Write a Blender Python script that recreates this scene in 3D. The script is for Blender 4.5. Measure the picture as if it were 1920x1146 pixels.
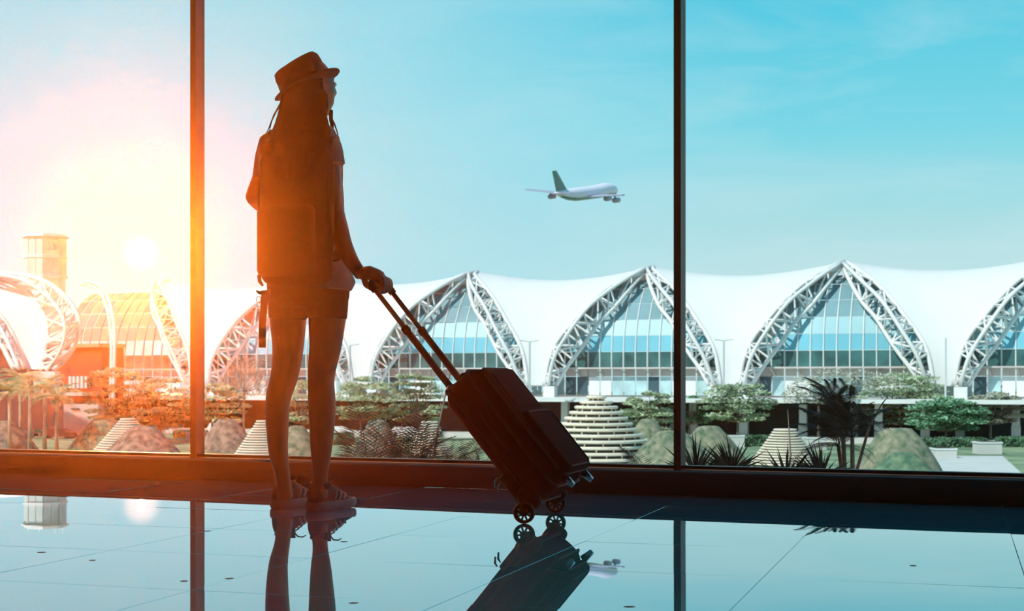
import bpy, bmesh, math, random
import numpy as np
from mathutils import Vector, Matrix

sc = bpy.context.scene
COL = sc.collection
for o in list(bpy.data.objects):
    bpy.data.objects.remove(o)
PI = math.pi
R = math.radians

# ------------------------------------------------------------------ camera
F = 2667.0            # focal length in pixels of the 1920 x 1146 frame
HZ = 712.0            # row of the horizon
CH = 0.475            # height of the camera over the hall floor
cam_d = bpy.data.cameras.new('camera')
cam_d.sensor_width = 36.0
cam_d.lens = 36.0 * F / 1920.0
cam_d.shift_y = (HZ - 573.0) / 1920.0
cam_d.clip_start = 0.05
cam_d.clip_end = 5000
cam_d.dof.use_dof = True
cam_d.dof.focus_distance = 5.15
cam_d.dof.aperture_fstop = 10.0
cam = bpy.data.objects.new('camera', cam_d)
COL.objects.link(cam)
cam.location = (0, 0, CH)
cam.rotation_euler = (R(90), 0, 0)
sc.camera = cam

def at(px, py, Y):
    return Vector(((px - 960.0) / F * Y, Y, CH + (HZ - py) / F * Y))

# ------------------------------------------------------------------ view, world, suns
sc.view_settings.view_transform = 'Standard'
sc.view_settings.look = 'None'
sc.view_settings.gamma = 1.0
sc.view_settings.use_curve_mapping = False
sc.view_settings.exposure = 0.0
sc.cycles.max_bounces = 8
sc.cycles.transparent_max_bounces = 24
sc.cycles.volume_bounces = 0

SUN = Vector(((265 - 960) / F, 1.0, (HZ - 475) / F)).normalized()    # the low sun in view
KEY = Vector((-0.56, -0.52, 0.74)).normalized()                      # the high daylight on the terminal

def sun_lamp(name, to_sun, strength, col, angle):
    d = bpy.data.lights.new(name, 'SUN')
    d.energy = strength
    d.color = col
    d.angle = R(angle)
    o = bpy.data.objects.new(name, d)
    COL.objects.link(o)
    o.rotation_euler = to_sun.to_track_quat('Z', 'Y').to_euler()
    o.location = to_sun * 60
    return o

LOW_E = 3.5
GLOW_DENS, GLOW_G, GLOW_COL = 0.006, 0.942, (1.0, 0.34, 0.06, 1)     # volume added to make the orange flare glow
sun_lamp('low_sun', SUN, LOW_E, (1.0, 0.40, 0.10), 0.25)
sun_lamp('high_sun', KEY, 4.7, (1.0, 0.95, 0.87), 1.0)

def make_world():
    w = bpy.data.worlds.new('sky')
    sc.world = w
    w.use_nodes = True
    nt = w.node_tree
    nt.nodes.clear()
    N = nt.nodes.new
    L = nt.links.new
    out = N('ShaderNodeOutputWorld')
    bg = N('ShaderNodeBackground')
    tc = N('ShaderNodeTexCoord')
    nrm = N('ShaderNodeVectorMath'); nrm.operation = 'NORMALIZE'
    L(tc.outputs['Generated'], nrm.inputs[0])
    sep = N('ShaderNodeSeparateXYZ')
    L(nrm.outputs[0], sep.inputs[0])
    ramp = N('ShaderNodeValToRGB')
    els = [(0.0, (.62, .80, .80)), (.055, (.59, .81, .82)), (.10, (.47, .77, .80)), (.17, (.21, .70, .81)),
           (.26, (.080, .60, .78)), (.5, (.06, .42, .64)), (1.0, (.05, .32, .55))]
    cr = ramp.color_ramp
    while len(cr.elements) < len(els):
        cr.elements.new(0.5)
    for e, (p, c) in zip(cr.elements, els):
        e.position = p
        e.color = (*c, 1)
    L(sep.outputs['Z'], ramp.inputs[0])
    # thin high cloud
    mp = N('ShaderNodeMapping'); mp.inputs['Scale'].default_value = (2.2, 2.2, 11.0)
    L(nrm.outputs[0], mp.inputs[0])
    nz = N('ShaderNodeTexNoise'); nz.inputs['Scale'].default_value = 2.3; nz.inputs['Detail'].default_value = 6; nz.inputs['Roughness'].default_value = .6
    nz.inputs['Distortion'].default_value = .6
    L(mp.outputs[0], nz.inputs['Vector'])
    mr = N('ShaderNodeMapRange'); mr.inputs['From Min'].default_value = .46; mr.inputs['From Max'].default_value = .80
    mr.inputs['To Max'].default_value = .34
    L(nz.outputs['Fac'], mr.inputs['Value'])
    cl = N('ShaderNodeMix'); cl.data_type = 'RGBA'
    L(mr.outputs[0], cl.inputs['Factor']); L(ramp.outputs[0], cl.inputs['A']); cl.inputs['B'].default_value = (.78, .88, .88, 1)
    # the sky pales towards the sun
    dot = N('ShaderNodeVectorMath'); dot.operation = 'DOT_PRODUCT'
    L(nrm.outputs[0], dot.inputs[0]); dot.inputs[1].default_value = SUN
    m1 = N('ShaderNodeMapRange'); m1.inputs['From Min'].default_value = .90; m1.inputs['From Max'].default_value = 1.0
    L(dot.outputs['Value'], m1.inputs['Value'])
    pw = N('ShaderNodeMath'); pw.operation = 'POWER'; L(m1.outputs[0], pw.inputs[0]); pw.inputs[1].default_value = 1.6
    mx = N('ShaderNodeMix'); mx.data_type = 'RGBA'
    L(pw.outputs[0], mx.inputs['Factor']); L(cl.outputs['Result'], mx.inputs['A']); mx.inputs['B'].default_value = (.38, .78, .89, 1)
    # the sun itself
    m2 = N('ShaderNodeMapRange'); m2.interpolation_type = 'SMOOTHSTEP'
    m2.inputs['From Min'].default_value = math.cos(R(.95)); m2.inputs['From Max'].default_value = 1.0
    L(dot.outputs['Value'], m2.inputs['Value'])
    mx2 = N('ShaderNodeMix'); mx2.data_type = 'RGBA'
    p2 = N('ShaderNodeMath'); p2.operation = 'POWER'; L(m2.outputs[0], p2.inputs[0]); p2.inputs[1].default_value = 2.2
    L(p2.outputs[0], mx2.inputs['Factor']); L(mx.outputs['Result'], mx2.inputs['A']); mx2.inputs['B'].default_value = (1.1, 1.12, 1.12, 1)
    L(mx2.outputs['Result'], bg.inputs['Color'])
    bg.inputs['Strength'].default_value = 1.0
    L(bg.outputs[0], out.inputs['Surface'])

make_world()

# ------------------------------------------------------------------ materials
MATS = {}

def M(name, col, rough=.55, metal=0.0, ior=1.45, var=.12, scale=4.0, bump=0.0, col2=None, transl=0.0, bscale=None, detail=4, stretch=None, coat=0.0):
    if name in MATS:
        return MATS[name]
    m = bpy.data.materials.new(name)
    m.use_nodes = True
    nt = m.node_tree
    N = nt.nodes.new
    L = nt.links.new
    b = nt.nodes['Principled BSDF']
    out = nt.nodes['Material Output']
    tc = N('ShaderNodeTexCoord')
    vec = tc.outputs['Object']
    if stretch:
        mp = N('ShaderNodeMapping'); mp.inputs['Scale'].default_value = stretch
        L(vec, mp.inputs[0]); vec = mp.outputs[0]
    nz = N('ShaderNodeTexNoise'); nz.inputs['Scale'].default_value = scale; nz.inputs['Detail'].default_value = detail
    L(vec, nz.inputs['Vector'])
    rp = N('ShaderNodeValToRGB')
    c1 = tuple(max(0, c * (1 - var)) for c in col)
    c2 = col2 if col2 else tuple(min(1, c * (1 + var)) for c in col)
    rp.color_ramp.elements[0].position = .33; rp.color_ramp.elements[0].color = (*c1, 1)
    rp.color_ramp.elements[1].position = .67; rp.color_ramp.elements[1].color = (*c2, 1)
    L(nz.outputs['Fac'], rp.inputs[0])
    L(rp.outputs[0], b.inputs['Base Color'])
    b.inputs['Roughness'].default_value = rough
    b.inputs['Metallic'].default_value = metal
    b.inputs['IOR'].default_value = ior
    b.inputs['Coat Weight'].default_value = coat
    if bump:
        n2 = N('ShaderNodeTexNoise'); n2.inputs['Scale'].default_value = bscale or scale * 4; n2.inputs['Detail'].default_value = 3
        L(vec, n2.inputs['Vector'])
        bp = N('ShaderNodeBump'); bp.inputs['Strength'].default_value = bump; bp.inputs['Distance'].default_value = .02
        L(n2.outputs['Fac'], bp.inputs['Height'])
        L(bp.outputs[0], b.inputs['Normal'])
    if transl:
        tr = N('ShaderNodeBsdfTranslucent'); L(rp.outputs[0], tr.inputs['Color'])
        mx = N('ShaderNodeMixShader'); mx.inputs[0].default_value = transl
        L(b.outputs[0], mx.inputs[1]); L(tr.outputs[0], mx.inputs[2]); L(mx.outputs[0], out.inputs['Surface'])
    MATS[name] = m
    return m

def clear_glass(name, col):
    m = bpy.data.materials.new(name)
    m.use_nodes = True
    nt = m.node_tree
    nt.nodes.clear()
    o = nt.nodes.new('ShaderNodeOutputMaterial')
    t = nt.nodes.new('ShaderNodeBsdfTransparent'); t.inputs['Color'].default_value = (*col, 1)
    nt.links.new(t.outputs[0], o.inputs['Surface'])
    MATS[name] = m
    return m

def polished_floor():
    m = bpy.data.materials.new('floor_stone')
    m.use_nodes = True
    nt = m.node_tree
    nt.nodes.clear()
    N = nt.nodes.new
    L = nt.links.new
    o = N('ShaderNodeOutputMaterial')
    tc = N('ShaderNodeTexCoord')
    nz = N('ShaderNodeTexNoise'); nz.inputs['Scale'].default_value = 2.4; nz.inputs['Detail'].default_value = 7
    L(tc.outputs['Object'], nz.inputs['Vector'])
    rp = N('ShaderNodeValToRGB')
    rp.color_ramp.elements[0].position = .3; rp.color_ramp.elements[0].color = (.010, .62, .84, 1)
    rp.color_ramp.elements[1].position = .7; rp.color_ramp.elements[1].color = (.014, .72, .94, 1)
    L(nz.outputs['Fac'], rp.inputs[0])
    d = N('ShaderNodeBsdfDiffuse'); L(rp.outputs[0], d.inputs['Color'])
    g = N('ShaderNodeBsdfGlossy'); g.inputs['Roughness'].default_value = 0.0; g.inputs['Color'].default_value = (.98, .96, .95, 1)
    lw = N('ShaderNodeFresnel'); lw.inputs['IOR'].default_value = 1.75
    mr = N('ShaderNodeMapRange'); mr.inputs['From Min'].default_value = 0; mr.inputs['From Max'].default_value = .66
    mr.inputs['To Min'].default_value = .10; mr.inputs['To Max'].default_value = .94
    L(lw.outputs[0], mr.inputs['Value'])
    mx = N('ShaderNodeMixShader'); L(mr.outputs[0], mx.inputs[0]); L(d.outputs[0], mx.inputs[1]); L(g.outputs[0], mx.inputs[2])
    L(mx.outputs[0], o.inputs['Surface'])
    MATS['floor_stone'] = m

polished_floor()
M('floor_joint', (.05, .12, .15), rough=.5)
M('frame_metal', (.020, .022, .028), rough=.45, ior=1.4, var=.1)
M('sill_paint', (.034, .042, .056), rough=.5, var=.08)
M('ledge_metal', (.09, .13, .15), rough=.85, ior=1.2, var=.08)
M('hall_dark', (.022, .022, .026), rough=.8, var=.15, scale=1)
M('membrane', (.74, .745, .73), rough=.8, var=.02, scale=.2, transl=.2)
M('truss_paint', (.66, .66, .64), rough=.45, var=.05, scale=.3)
M('truss_warm', (.64, .65, .64), rough=.45, var=.05, scale=.3)
M('glass_high', (.17, .31, .35), rough=.35, ior=1.35, var=.12, scale=.15)
M('glass_mid', (.26, .47, .52), rough=.35, ior=1.35, var=.08, scale=.15)
M('glass_blue', (.15, .43, .53), rough=.35, ior=1.35, var=.10, scale=.15)
M('glass_dark', (.035, .115, .115), rough=.3, ior=1.5, var=.5, scale=.35)
M('glass_shop', (.36, .52, .54), rough=.2, ior=1.5, var=.25, scale=.4)
M('shop_dark', (.04, .09, .11), rough=.3)
M('concrete', (.46, .43, .40), rough=.8, var=.12, scale=.4)
M('concrete_dark', (.20, .17, .15), rough=.8, var=.15, scale=.5)
M('deck_white', (.66, .68, .67), rough=.6, var=.04, scale=.4)
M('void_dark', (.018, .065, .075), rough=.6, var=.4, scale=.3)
M('mullion_pale', (.62, .66, .64), rough=.5, var=.05)
M('vault_shaded', (.20, .20, .20), rough=.6, var=.12, scale=.5)  # the wing's shadow on this bay, put into the grey
M('wing_shade', (.026, .032, .036), rough=.7, var=.25, scale=.2)  # shade of the wing front put into its near-black colour
M('tower_wall', (.78, .76, .72), rough=.7, var=.06, scale=.3)
M('tower_glass', (.50, .58, .58), rough=.3, ior=1.4, var=.08, scale=.3)
M('lawn', (.12, .21, .12), rough=.95, var=.3, scale=.22, col2=(.26, .33, .18), detail=8)
M('paving', (.52, .52, .49), rough=.85, var=.06, scale=.5)
M('mound_grass', (.07, .14, .08), rough=.95, var=.25, scale=1.5, col2=(.27, .25, .17), detail=10, bump=.5, bscale=4)
M('mound_dry', (.06, .085, .07), rough=.95, var=.25, scale=1.5, col2=(.25, .24, .18), detail=10, bump=.5, bscale=4)
M('mound_green', (.05, .14, .09), rough=.95, var=.25, scale=1.5, col2=(.17, .23, .13), detail=10, bump=.5, bscale=4)
M('step_stone', (.70, .62, .50), rough=.8, var=.08, scale=.8)
M('step_gap', (.07, .10, .09), rough=.9, var=.3, scale=2)
M('leaf_green', (.40, .53, .32), rough=.7, var=.35, scale=.8, col2=(.70, .80, .56), transl=.35)
M('leaf_khaki', (.40, .46, .24), rough=.7, var=.3, scale=.8, col2=(.68, .74, .48), transl=.45)
M('leaf_deep', (.14, .36, .20), rough=.7, var=.3, scale=.8, col2=(.34, .60, .38), transl=.3)
M('leaf_grey', (.44, .46, .34), rough=.8, var=.2, scale=.8, col2=(.62, .62, .50), transl=.3)
M('twig_pink', (.50, .42, .34), rough=.9, var=.2, scale=.8, col2=(.50, .40, .32), transl=.15)
M('bark', (.20, .16, .13), rough=.9, var=.25, scale=2, bump=.4)
M('hedge_leaf', (.05, .13, .08), rough=.9, var=.4, scale=1.5, col2=(.12, .24, .13))
M('palm_leaf', (.36, .50, .28), rough=.6, var=.3, scale=1.2, col2=(.62, .72, .46), transl=.4)
M('palm_stem', (.36, .32, .24), rough=.85, var=.2, scale=1)
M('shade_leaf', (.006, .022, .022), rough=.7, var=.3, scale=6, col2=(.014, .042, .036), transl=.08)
M('soil', (.05, .04, .03), rough=1, var=.3, scale=6)
M('pole_grey', (.50, .55, .56), rough=.5)
M('car_white', (.80, .82, .82), rough=.25, ior=1.5, var=.02)
M('car_dark', (.05, .07, .08), rough=.2)
M('plane_white', (.74, .70, .80), rough=.35, var=.03)
M('plane_green', (.003, .21, .19), rough=.35, var=.05)
M('plane_grey', (.30, .32, .42), rough=.4)
# person and luggage
M('skin', (.17, .092, .060), rough=.5, var=.06, scale=20)
M('hair', (.012, .008, .007), rough=.85, ior=1.2, var=.3, scale=60, stretch=(1, 1, .08))
M('shirt', (.36, .34, .32), rough=.85, var=.05, scale=30, transl=.25, bump=.1)
M('denim', (.016, .018, .026), rough=.95, ior=1.2, var=.2, scale=120)
M('pack', (.008, .008, .010), rough=.95, ior=1.2, var=.2, scale=80, bump=.15)
M('strap', (.012, .012, .014), rough=.6, var=.2, scale=120)
M('felt', (.030, .027, .026), rough=.9, var=.15, scale=90)
M('felt_band', (.015, .013, .013), rough=.7)
M('shoe_upper', (.016, .016, .020), rough=.7, var=.2, scale=100)
M('shoe_sole', (.17, .18, .21), rough=.6, var=.05, scale=30)
M('shoe_stripe', (.40, .40, .42), rough=.5)
M('case_fabric', (.005, .005, .008), rough=.95, ior=1.15, var=.25, scale=160, bump=.15)
M('case_plastic', (.006, .006, .009), rough=.6, ior=1.25, var=.1, scale=20)
M('case_metal', (.05, .045, .045), rough=.4, metal=.7, var=.05, scale=20)
M('case_steel', (.50, .52, .54), rough=.25, metal=1.0)
M('eye_white', (.75, .73, .70), rough=.2)
clear_glass('window_glass', (.965, .985, .99))

# ------------------------------------------------------------------ mesh helpers
class MB:
    def __init__(s):
        s.v = []
        s.f = []

    def add(s, vs, fs):
        n = len(s.v)
        s.v += [tuple(v) for v in vs]
        s.f += [tuple(i + n for i in f) for f in fs]
        return s

    def quad(s, a, b, c, d):
        return s.add([a, b, c, d], [(0, 1, 2, 3)])

    def box(s, c, size, mat=None):
        sx, sy, sz = (k / 2 for k in size)
        vs = [Vector((x, y, z)) for x in (-sx, sx) for y in (-sy, sy) for z in (-sz, sz)]
        c = Vector(c)
        vs = [c + (mat @ v if mat else v) for v in vs]
        return s.add(vs, [(0, 1, 3, 2), (4, 6, 7, 5), (0, 4, 5, 1), (2, 3, 7, 6), (0, 2, 6, 4), (1, 5, 7, 3)])

    def loft(s, rings, cap=True, closed=False):
        n = len(rings[0])
        vs = [p for r in rings for p in r]
        fs = []
        m = len(rings)
        for i in range(m if closed else m - 1):
            j = (i + 1) % m
            for k in range(n):
                l = (k + 1) % n
                fs.append((i * n + k, i * n + l, j * n + l, j * n + k))
        if cap and not closed:
            fs.append(tuple(range(n - 1, -1, -1)))
            fs.append(tuple((m - 1) * n + k for k in range(n)))
        return s.add(vs, fs)

    def tube(s, pts, rad, n=10, cap=True, flat=1.0, side=None):
        pts = [Vector(p) for p in pts]
        if not hasattr(rad, '__len__'):
            rad = [rad] * len(pts)
        rings = []
        t0 = (pts[1] - pts[0]).normalized()
        u = Vector(side) if side else (Vector((0, 0, 1)) if abs(t0.z) < .9 else Vector((1, 0, 0)))
        for i, p in enumerate(pts):
            t = (pts[min(i + 1, len(pts) - 1)] - pts[max(i - 1, 0)]).normalized()
            u = (u - t * u.dot(t)).normalized()
            w = t.cross(u)
            rings.append([p + (u * math.cos(a) + w * math.sin(a) * flat) * rad[i] for a in (2 * PI * k / n for k in range(n))])
        return s.loft(rings, cap)

    def lathe(s, prof, c=(0, 0, 0), n=24, wob=None):
        c = Vector(c)
        rings = [[c + Vector((r * math.cos(2 * PI * k / n), r * math.sin(2 * PI * k / n), z)) * 1.0 for k in range(n)] for r, z in prof]
        return s.loft(rings, True)

    def grid(s, P):
        h, w = len(P), len(P[0])
        return s.add([p for row in P for p in row], [(i * w + j, i * w + j + 1, (i + 1) * w + j + 1, (i + 1) * w + j) for i in range(h - 1) for j in range(w - 1)])

    def mesh(s, name, smooth=False):
        me = bpy.data.meshes.new(name)
        me.from_pydata(s.v, [], s.f)
        me.update()
        bm = bmesh.new()
        bm.from_mesh(me)
        bmesh.ops.recalc_face_normals(bm, faces=bm.faces)
        bm.to_mesh(me)
        bm.free()
        if smooth:
            me.polygons.foreach_set('use_smooth', [True] * len(me.polygons))
        return me

def link(name, me, mat, parent=None, mw=None):
    o = bpy.data.objects.new(name, me)
    COL.objects.link(o)
    if mat is not None and not me.materials:
        me.materials.append(MATS[mat])
    if parent is not None:
        o.parent = parent
        inv = Matrix.Identity(4)
        p = parent
        chain = []
        while p is not None:
            chain.append(p)
            p = p.parent
        w = Matrix.Identity(4)
        for q in reversed(chain):
            w = w @ q.matrix_parent_inverse @ q.matrix_basis
        o.matrix_parent_inverse = w.inverted()
    if mw is not None:
        o.matrix_basis = mw
    return o

def obj(name, mb, mat, parent=None, smooth=False):
    return link(name, mb.mesh(name, smooth), mat, parent)

def thing(name, loc, label, cat, group=None):
    o = bpy.data.objects.new(name, None)
    o.empty_display_size = .2
    COL.objects.link(o)
    o.location = loc
    return tag(o, label, cat, group)

def tag(o, label, cat, group=None, kind=None):
    o['label'] = label
    o['category'] = cat
    if group:
        o['group'] = group
    if kind:
        o['kind'] = kind
    return o

def struct(o, label=None, cat=None):
    o['kind'] = 'structure'
    if label:
        o['label'] = label
        o['category'] = cat
    return o

def bevel_box(size, r, seg=3, mat=None):
    """rounded box centred on the origin, as a mesh"""
    bm = bmesh.new()
    bmesh.ops.create_cube(bm, size=1.0)
    bmesh.ops.scale(bm, vec=size, verts=bm.verts)
    bmesh.ops.bevel(bm, geom=list(bm.edges), offset=r, segments=seg, profile=.5, affect='EDGES')
    return bm

def curve_pts(pts, n):
    """Catmull-Rom through points (Vectors or tuples), n samples"""
    P = [np.array(p, float) for p in pts]
    P = [2 * P[0] - P[1]] + P + [2 * P[-1] - P[-2]]
    m = len(P) - 3
    out = []
    for i in range(n):
        t = i / (n - 1) * m
        k = min(int(t), m - 1)
        u = t - k
        a, b, c, d = P[k:k + 4]
        out.append(.5 * ((2 * b) + (c - a) * u + (2 * a - 5 * b + 4 * c - d) * u * u + (3 * b - a - 3 * c + d) * u ** 3))
    return out

UNIT = {}

def rod(name, a, b, r, mat, parent, n=6):
    """a straight member: one object that shares the mesh of its kind"""
    key = (mat, n)
    if key not in UNIT:
        mb = MB()
        mb.tube([(0, 0, 0), (0, 0, 1)], 1.0, n)
        UNIT[key] = mb.mesh('member')
        UNIT[key].materials.append(MATS[mat])
    a, b = Vector(a), Vector(b)
    d = b - a
    q = d.to_track_quat('Z', 'Y').to_matrix().to_4x4()
    mw = Matrix.Translation(a) @ q @ Matrix.Diagonal((r, r, d.length, 1))
    return link(name, UNIT[key], None, parent, mw)

def fuse(name, mb, voxel, mat, parent, smooth=6, factor=.5):
    """overlapping closed forms grown together into one continuous skin"""
    me = mb.mesh('tmp')
    t = bpy.data.objects.new('tmp', me)
    COL.objects.link(t)
    rm = t.modifiers.new('r', 'REMESH'); rm.mode = 'VOXEL'; rm.voxel_size = voxel
    if smooth:
        sm = t.modifiers.new('s', 'SMOOTH'); sm.iterations = smooth; sm.factor = factor
    dg = bpy.context.evaluated_depsgraph_get()
    new = bpy.data.meshes.new_from_object(t.evaluated_get(dg))
    bpy.data.objects.remove(t)
    new.name = name
    new.materials.clear()
    new.polygons.foreach_set('use_smooth', [True] * len(new.polygons))
    return link(name, new, mat, parent)

# ------------------------------------------------------------------ the hall
WS = -0.417                              # the window wall: Y = 6.119 + WS * X
wdir = Vector((1, WS, 0)).normalized()
wnor = Vector((-WS, 1, 0)).normalized()  # points outdoors
W0 = Vector((0, 6.119, 0))

def wall_at(s, off=0.0, z=0.0):
    return W0 + wdir * s + wnor * off + Vector((0, 0, z))

def s_of_px(px):
    t = (px - 960) / F
    Y = 6.119 / (1 - WS * t)
    return (Vector((t * Y, Y, 0)) - W0).dot(wdir)

WROT = Matrix.Rotation(math.atan2(WS, 1), 3, 'Z')
S1, S2 = s_of_px(340), s_of_px(1258)
PW = S2 - S1
SMIN, SMAX = S1 - 3 * PW, S2 + 3 * PW
HALL_H = 4.6
SILL = 0.103
BACK = -9.0

def build_hall():
    # floor slab with stone tiles laid in it
    mb = MB()
    c = wall_at((SMIN + SMAX) / 2, -(8.5), -.11)
    mb.box(c, (SMAX - SMIN, 17.0, .2), WROT)
    fl = struct(obj('floor', mb, 'floor_joint'))
    ts = .60
    ang = R(-17.5)
    rot = Matrix.Rotation(ang, 4, 'Z')
    bm = bevel_box((ts - .0012, ts - .0012, .02), .0006, 1)
    me = bpy.data.meshes.new('floor_tile')
    bm.to_mesh(me); bm.free()
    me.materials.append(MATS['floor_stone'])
    rng = random.Random(4)
    o0 = Vector((-.361, 4.35, 0))
    cells = []
    for i in range(-14, 16):
        for j in range(-24, 12):
            p = o0 + rot.to_3x3() @ Vector(((i + .5) * ts, (j + .5) * ts, 0))
            if (p - W0).dot(wnor) < .25 and p.y > .9 and abs(p.x) < .62 * p.y + .9:
                cells.append((p, i, j))
    for p, i, j in cells:
        tilt = Matrix.Rotation(rng.gauss(0, .0006), 4, 'X') @ Matrix.Rotation(rng.gauss(0, .0006), 4, 'Y')
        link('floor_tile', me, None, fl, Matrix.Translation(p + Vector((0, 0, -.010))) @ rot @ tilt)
    print('tiles', len(cells))
    # a few dark scuffs that the floor shows
    for i, (px, py) in enumerate([(345, 1090), (430, 1085), (78, 1036), (173, 1051), (663, 1131), (1180, 1138), (1712, 1061), (645, 1016), (388, 996)]):
        Y = CH * F / (py - HZ)
        c = Vector(((px - 960) / F * Y, Y, 0))
        mb = MB()
        w, d = .006 + .002 * (i % 3), .012
        mb.lathe([(.0095, .0002), (.008, .0007), (.002, .0009)], (0, 0, 0), 10)
        mb.v = [(x * (1 + .2 * (i % 3)) + c.x, y * .9 + c.y, z) for x, y, z in mb.v]
        obj('scuff', mb, 'soil', fl)
    # wall under the glass: a low kerb with a ledge and a dark frame line
    mb = MB()
    mb.box(wall_at((SMIN + SMAX) / 2, .16, SILL / 2 - .006), (SMAX - SMIN, .30, SILL - .012), WROT)
    wl = struct(obj('wall_front', mb, 'sill_paint'))
    mb = MB()
    mb.box(wall_at((SMIN + SMAX) / 2, .135, SILL - .009), (SMAX - SMIN, .27, .006), WROT)
    obj('ledge', mb, 'ledge_metal', wl)
    # header over the glass
    mb = MB()
    mb.box(wall_at((SMIN + SMAX) / 2, .16, HALL_H - .2), (SMAX - SMIN, .30, .4), WROT)
    obj('header', mb, 'hall_dark', wl)
    # roof and the far walls of the hall
    mb = MB()
    mb.box(wall_at((SMIN + SMAX) / 2, -7.0, HALL_H + .15), (SMAX - SMIN, 18.0, .3), WROT)
    struct(obj('ceiling', mb, 'hall_dark'))
    mb = MB()
    mb.box(wall_at((SMIN + SMAX) / 2, -17.0, HALL_H / 2 - .1), (SMAX - SMIN, .2, HALL_H + .2), WROT)
    struct(obj('wall_back', mb, 'hall_dark'))
    for nm, s in (('wall_left', SMIN + .1), ('wall_right', SMAX - .1)):
        mb = MB()
        mb.box(wall_at(s, -8.4, HALL_H / 2 - .1), (.2, 17.0, HALL_H + .2), WROT)
        struct(obj(nm, mb, 'hall_dark'))
    # windows: each a pane in a slim dark frame
    top = HALL_H - .4
    n = 0
    for k in range(-3, 4):
        a, b = S1 + k * PW, S1 + (k + 1) * PW
        if k not in (-1, 0, 1) and (a > 6.5 or b < -6.5):
            pass
        n += 1
        w = bpy.data.objects.new('window_%d' % n, None)
        COL.objects.link(w)
        w.location = wall_at((a + b) / 2, .14, SILL)
        w['kind'] = 'structure'
        mb = MB()
        mb.box(wall_at((a + b) / 2, .14, (SILL + top) / 2), (b - a - .03, .010, top - SILL - .01), WROT)
        obj('pane', mb, 'window_glass', w)
        mb = MB()
        mb.box(wall_at((a + b) / 2, .13, SILL + .006), (b - a, .05, .014), WROT)
        mb.box(wall_at((a + b) / 2, .13, top - .01), (b - a, .05, .04), WROT)
        obj('frame', mb, 'frame_metal', w)
        mb = MB()
        mb.box(wall_at(a, .13, (SILL + top) / 2 - .003), (.0305, .075, top - SILL + .006), WROT)
        obj('mullion', mb, 'frame_metal', w)

build_hall()

# ------------------------------------------------------------------ the terminal across the garden
G = -7.2                                       # level of the garden
Y0 = 206.0
P0 = Vector((-.1069 * Y0, Y0, 0))
bay = Vector((.123, -.0456, 0)) * Y0           # one bay along the terminal
BAYL = bay.length
ev = bay.normalized()
nv = Vector((-ev.y, ev.x, 0))                  # away from the camera
TROT = Matrix.Rotation(math.atan2(ev.y, ev.x), 3, 'Z')

def T(k, m, z):
    return P0 + bay * k + nv * m + Vector((0, 0, z))

def vault(z, H=16.6, D=12.0):
    s = max(-.2, min(1.0, z / H))
    return D * (1 - math.sqrt(max(0.0, 1 - s * s)))

NT = 25
ZA = np.array([-.3, 4.5, 8.4, 12.8, 16.6]); OA = np.array([.043, .082, .175, .313, .5])
ZC = np.array([-.3, 2.0, 4.9, 8.4, 10.8, 15.2]); OC = np.array([.105, .155, .233, .315, .391, .49])

def prof(Z, O, n):
    pts = curve_pts(list(zip(O, Z)), n)
    return [(float(p[0]), float(p[1])) for p in pts]

PA = prof(OA, ZA, NT); PA = [(z, o) for o, z in [(q[1], q[0]) for q in PA]]
PC = prof(OC, ZC, NT); PC = [(z, o) for o, z in [(q[1], q[0]) for q in PC]]

def leg_curves(k, sgn):
    """three chords of one leg of the arch over bay k; sgn +1: rises from foot k, -1: from foot k + 1"""
    base = k if sgn > 0 else k + 1
    A, B, C = [], [], []
    for i in range(NT):
        z, o = PA[i]
        zc, oc = PC[i]
        A.append(T(base + sgn * o, vault(z), z))
        C.append(T(base + sgn * oc, vault(zc) + .5, zc))
        t = i / (NT - 1)
        proud = .35 + 2.3 * math.sin(PI * min(1, t * 1.02)) ** .8
        zb, ob = (z + zc) / 2, (o * .55 + oc * .45)
        B.append(T(base + sgn * ob, vault(zb) - proud * .85, zb + proud * .45 * t))
    return A, B, C

LEGS = {}
for k in range(-2, 5):
    for s in (1, -1):
        LEGS[k, s] = leg_curves(k, s)

def truss_between(th, chords, rads, mat, segs, strut_r):
    """chords as bent tubes, struts as straight members"""
    A, B, C = chords
    for c, r in zip(chords, rads):
        mb = MB()
        mb.tube(c, r, 8)
        obj('chord', mb, mat, th, True)
    n = len(A) - 1
    ids = [round(i * n / segs) for i in range(segs + 1)]
    for a in range(segs):
        i, j = ids[a], ids[a + 1]
        rod('strut', A[i], C[i], strut_r, mat, th)
        rod('strut', B[i], (A, C)[a % 2][j], strut_r, mat, th)
        rod('strut', (A, C)[a % 2][i], B[j], strut_r, mat, th)
        rod('strut', B[i], A[i], strut_r * .9, mat, th)
        rod('strut', (C, A)[a % 2][i], (A, C)[a % 2][j], strut_r, mat, th)

ARCH_LABEL = {
    -2: 'white truss leg curving out like a letter C beside the tall dark window mullion',
    -1: 'white arched steel truss behind the woman and her hanging strap',
    0: 'white arched steel truss rising behind the suitcase handle',
    1: 'white arched steel truss behind the stepped cone, crossed by the dark mullion',
    2: 'white pointed steel truss arch, tallest in the view, over blue glass',
    3: 'white steel truss arch cut by the edge of the view beyond the last lamp post'}
for k in range(-2, 4):
    foot = T(k + .5, 0, -.3)
    th = thing('arch_truss', foot, ARCH_LABEL[k], 'truss', 'white arched roof trusses of the terminal')
    for s in ((1, -1) if k > -2 else (-1,)):
        ch = [c for c in LEGS[k, s]]
        truss_between(th, ch, (.30, .26, .28), 'truss_paint' if k > -1 else 'truss_warm', 10, .15)
        # the legs end on a short pier
        mb = MB()
        e = (ch[0][0] + ch[2][0]) / 2
        mb.box(e + Vector((0, 0, -1.0)), (1.6, 1.4, 1.7), TROT)
        obj('pier', mb, 'deck_white', th)

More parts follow.
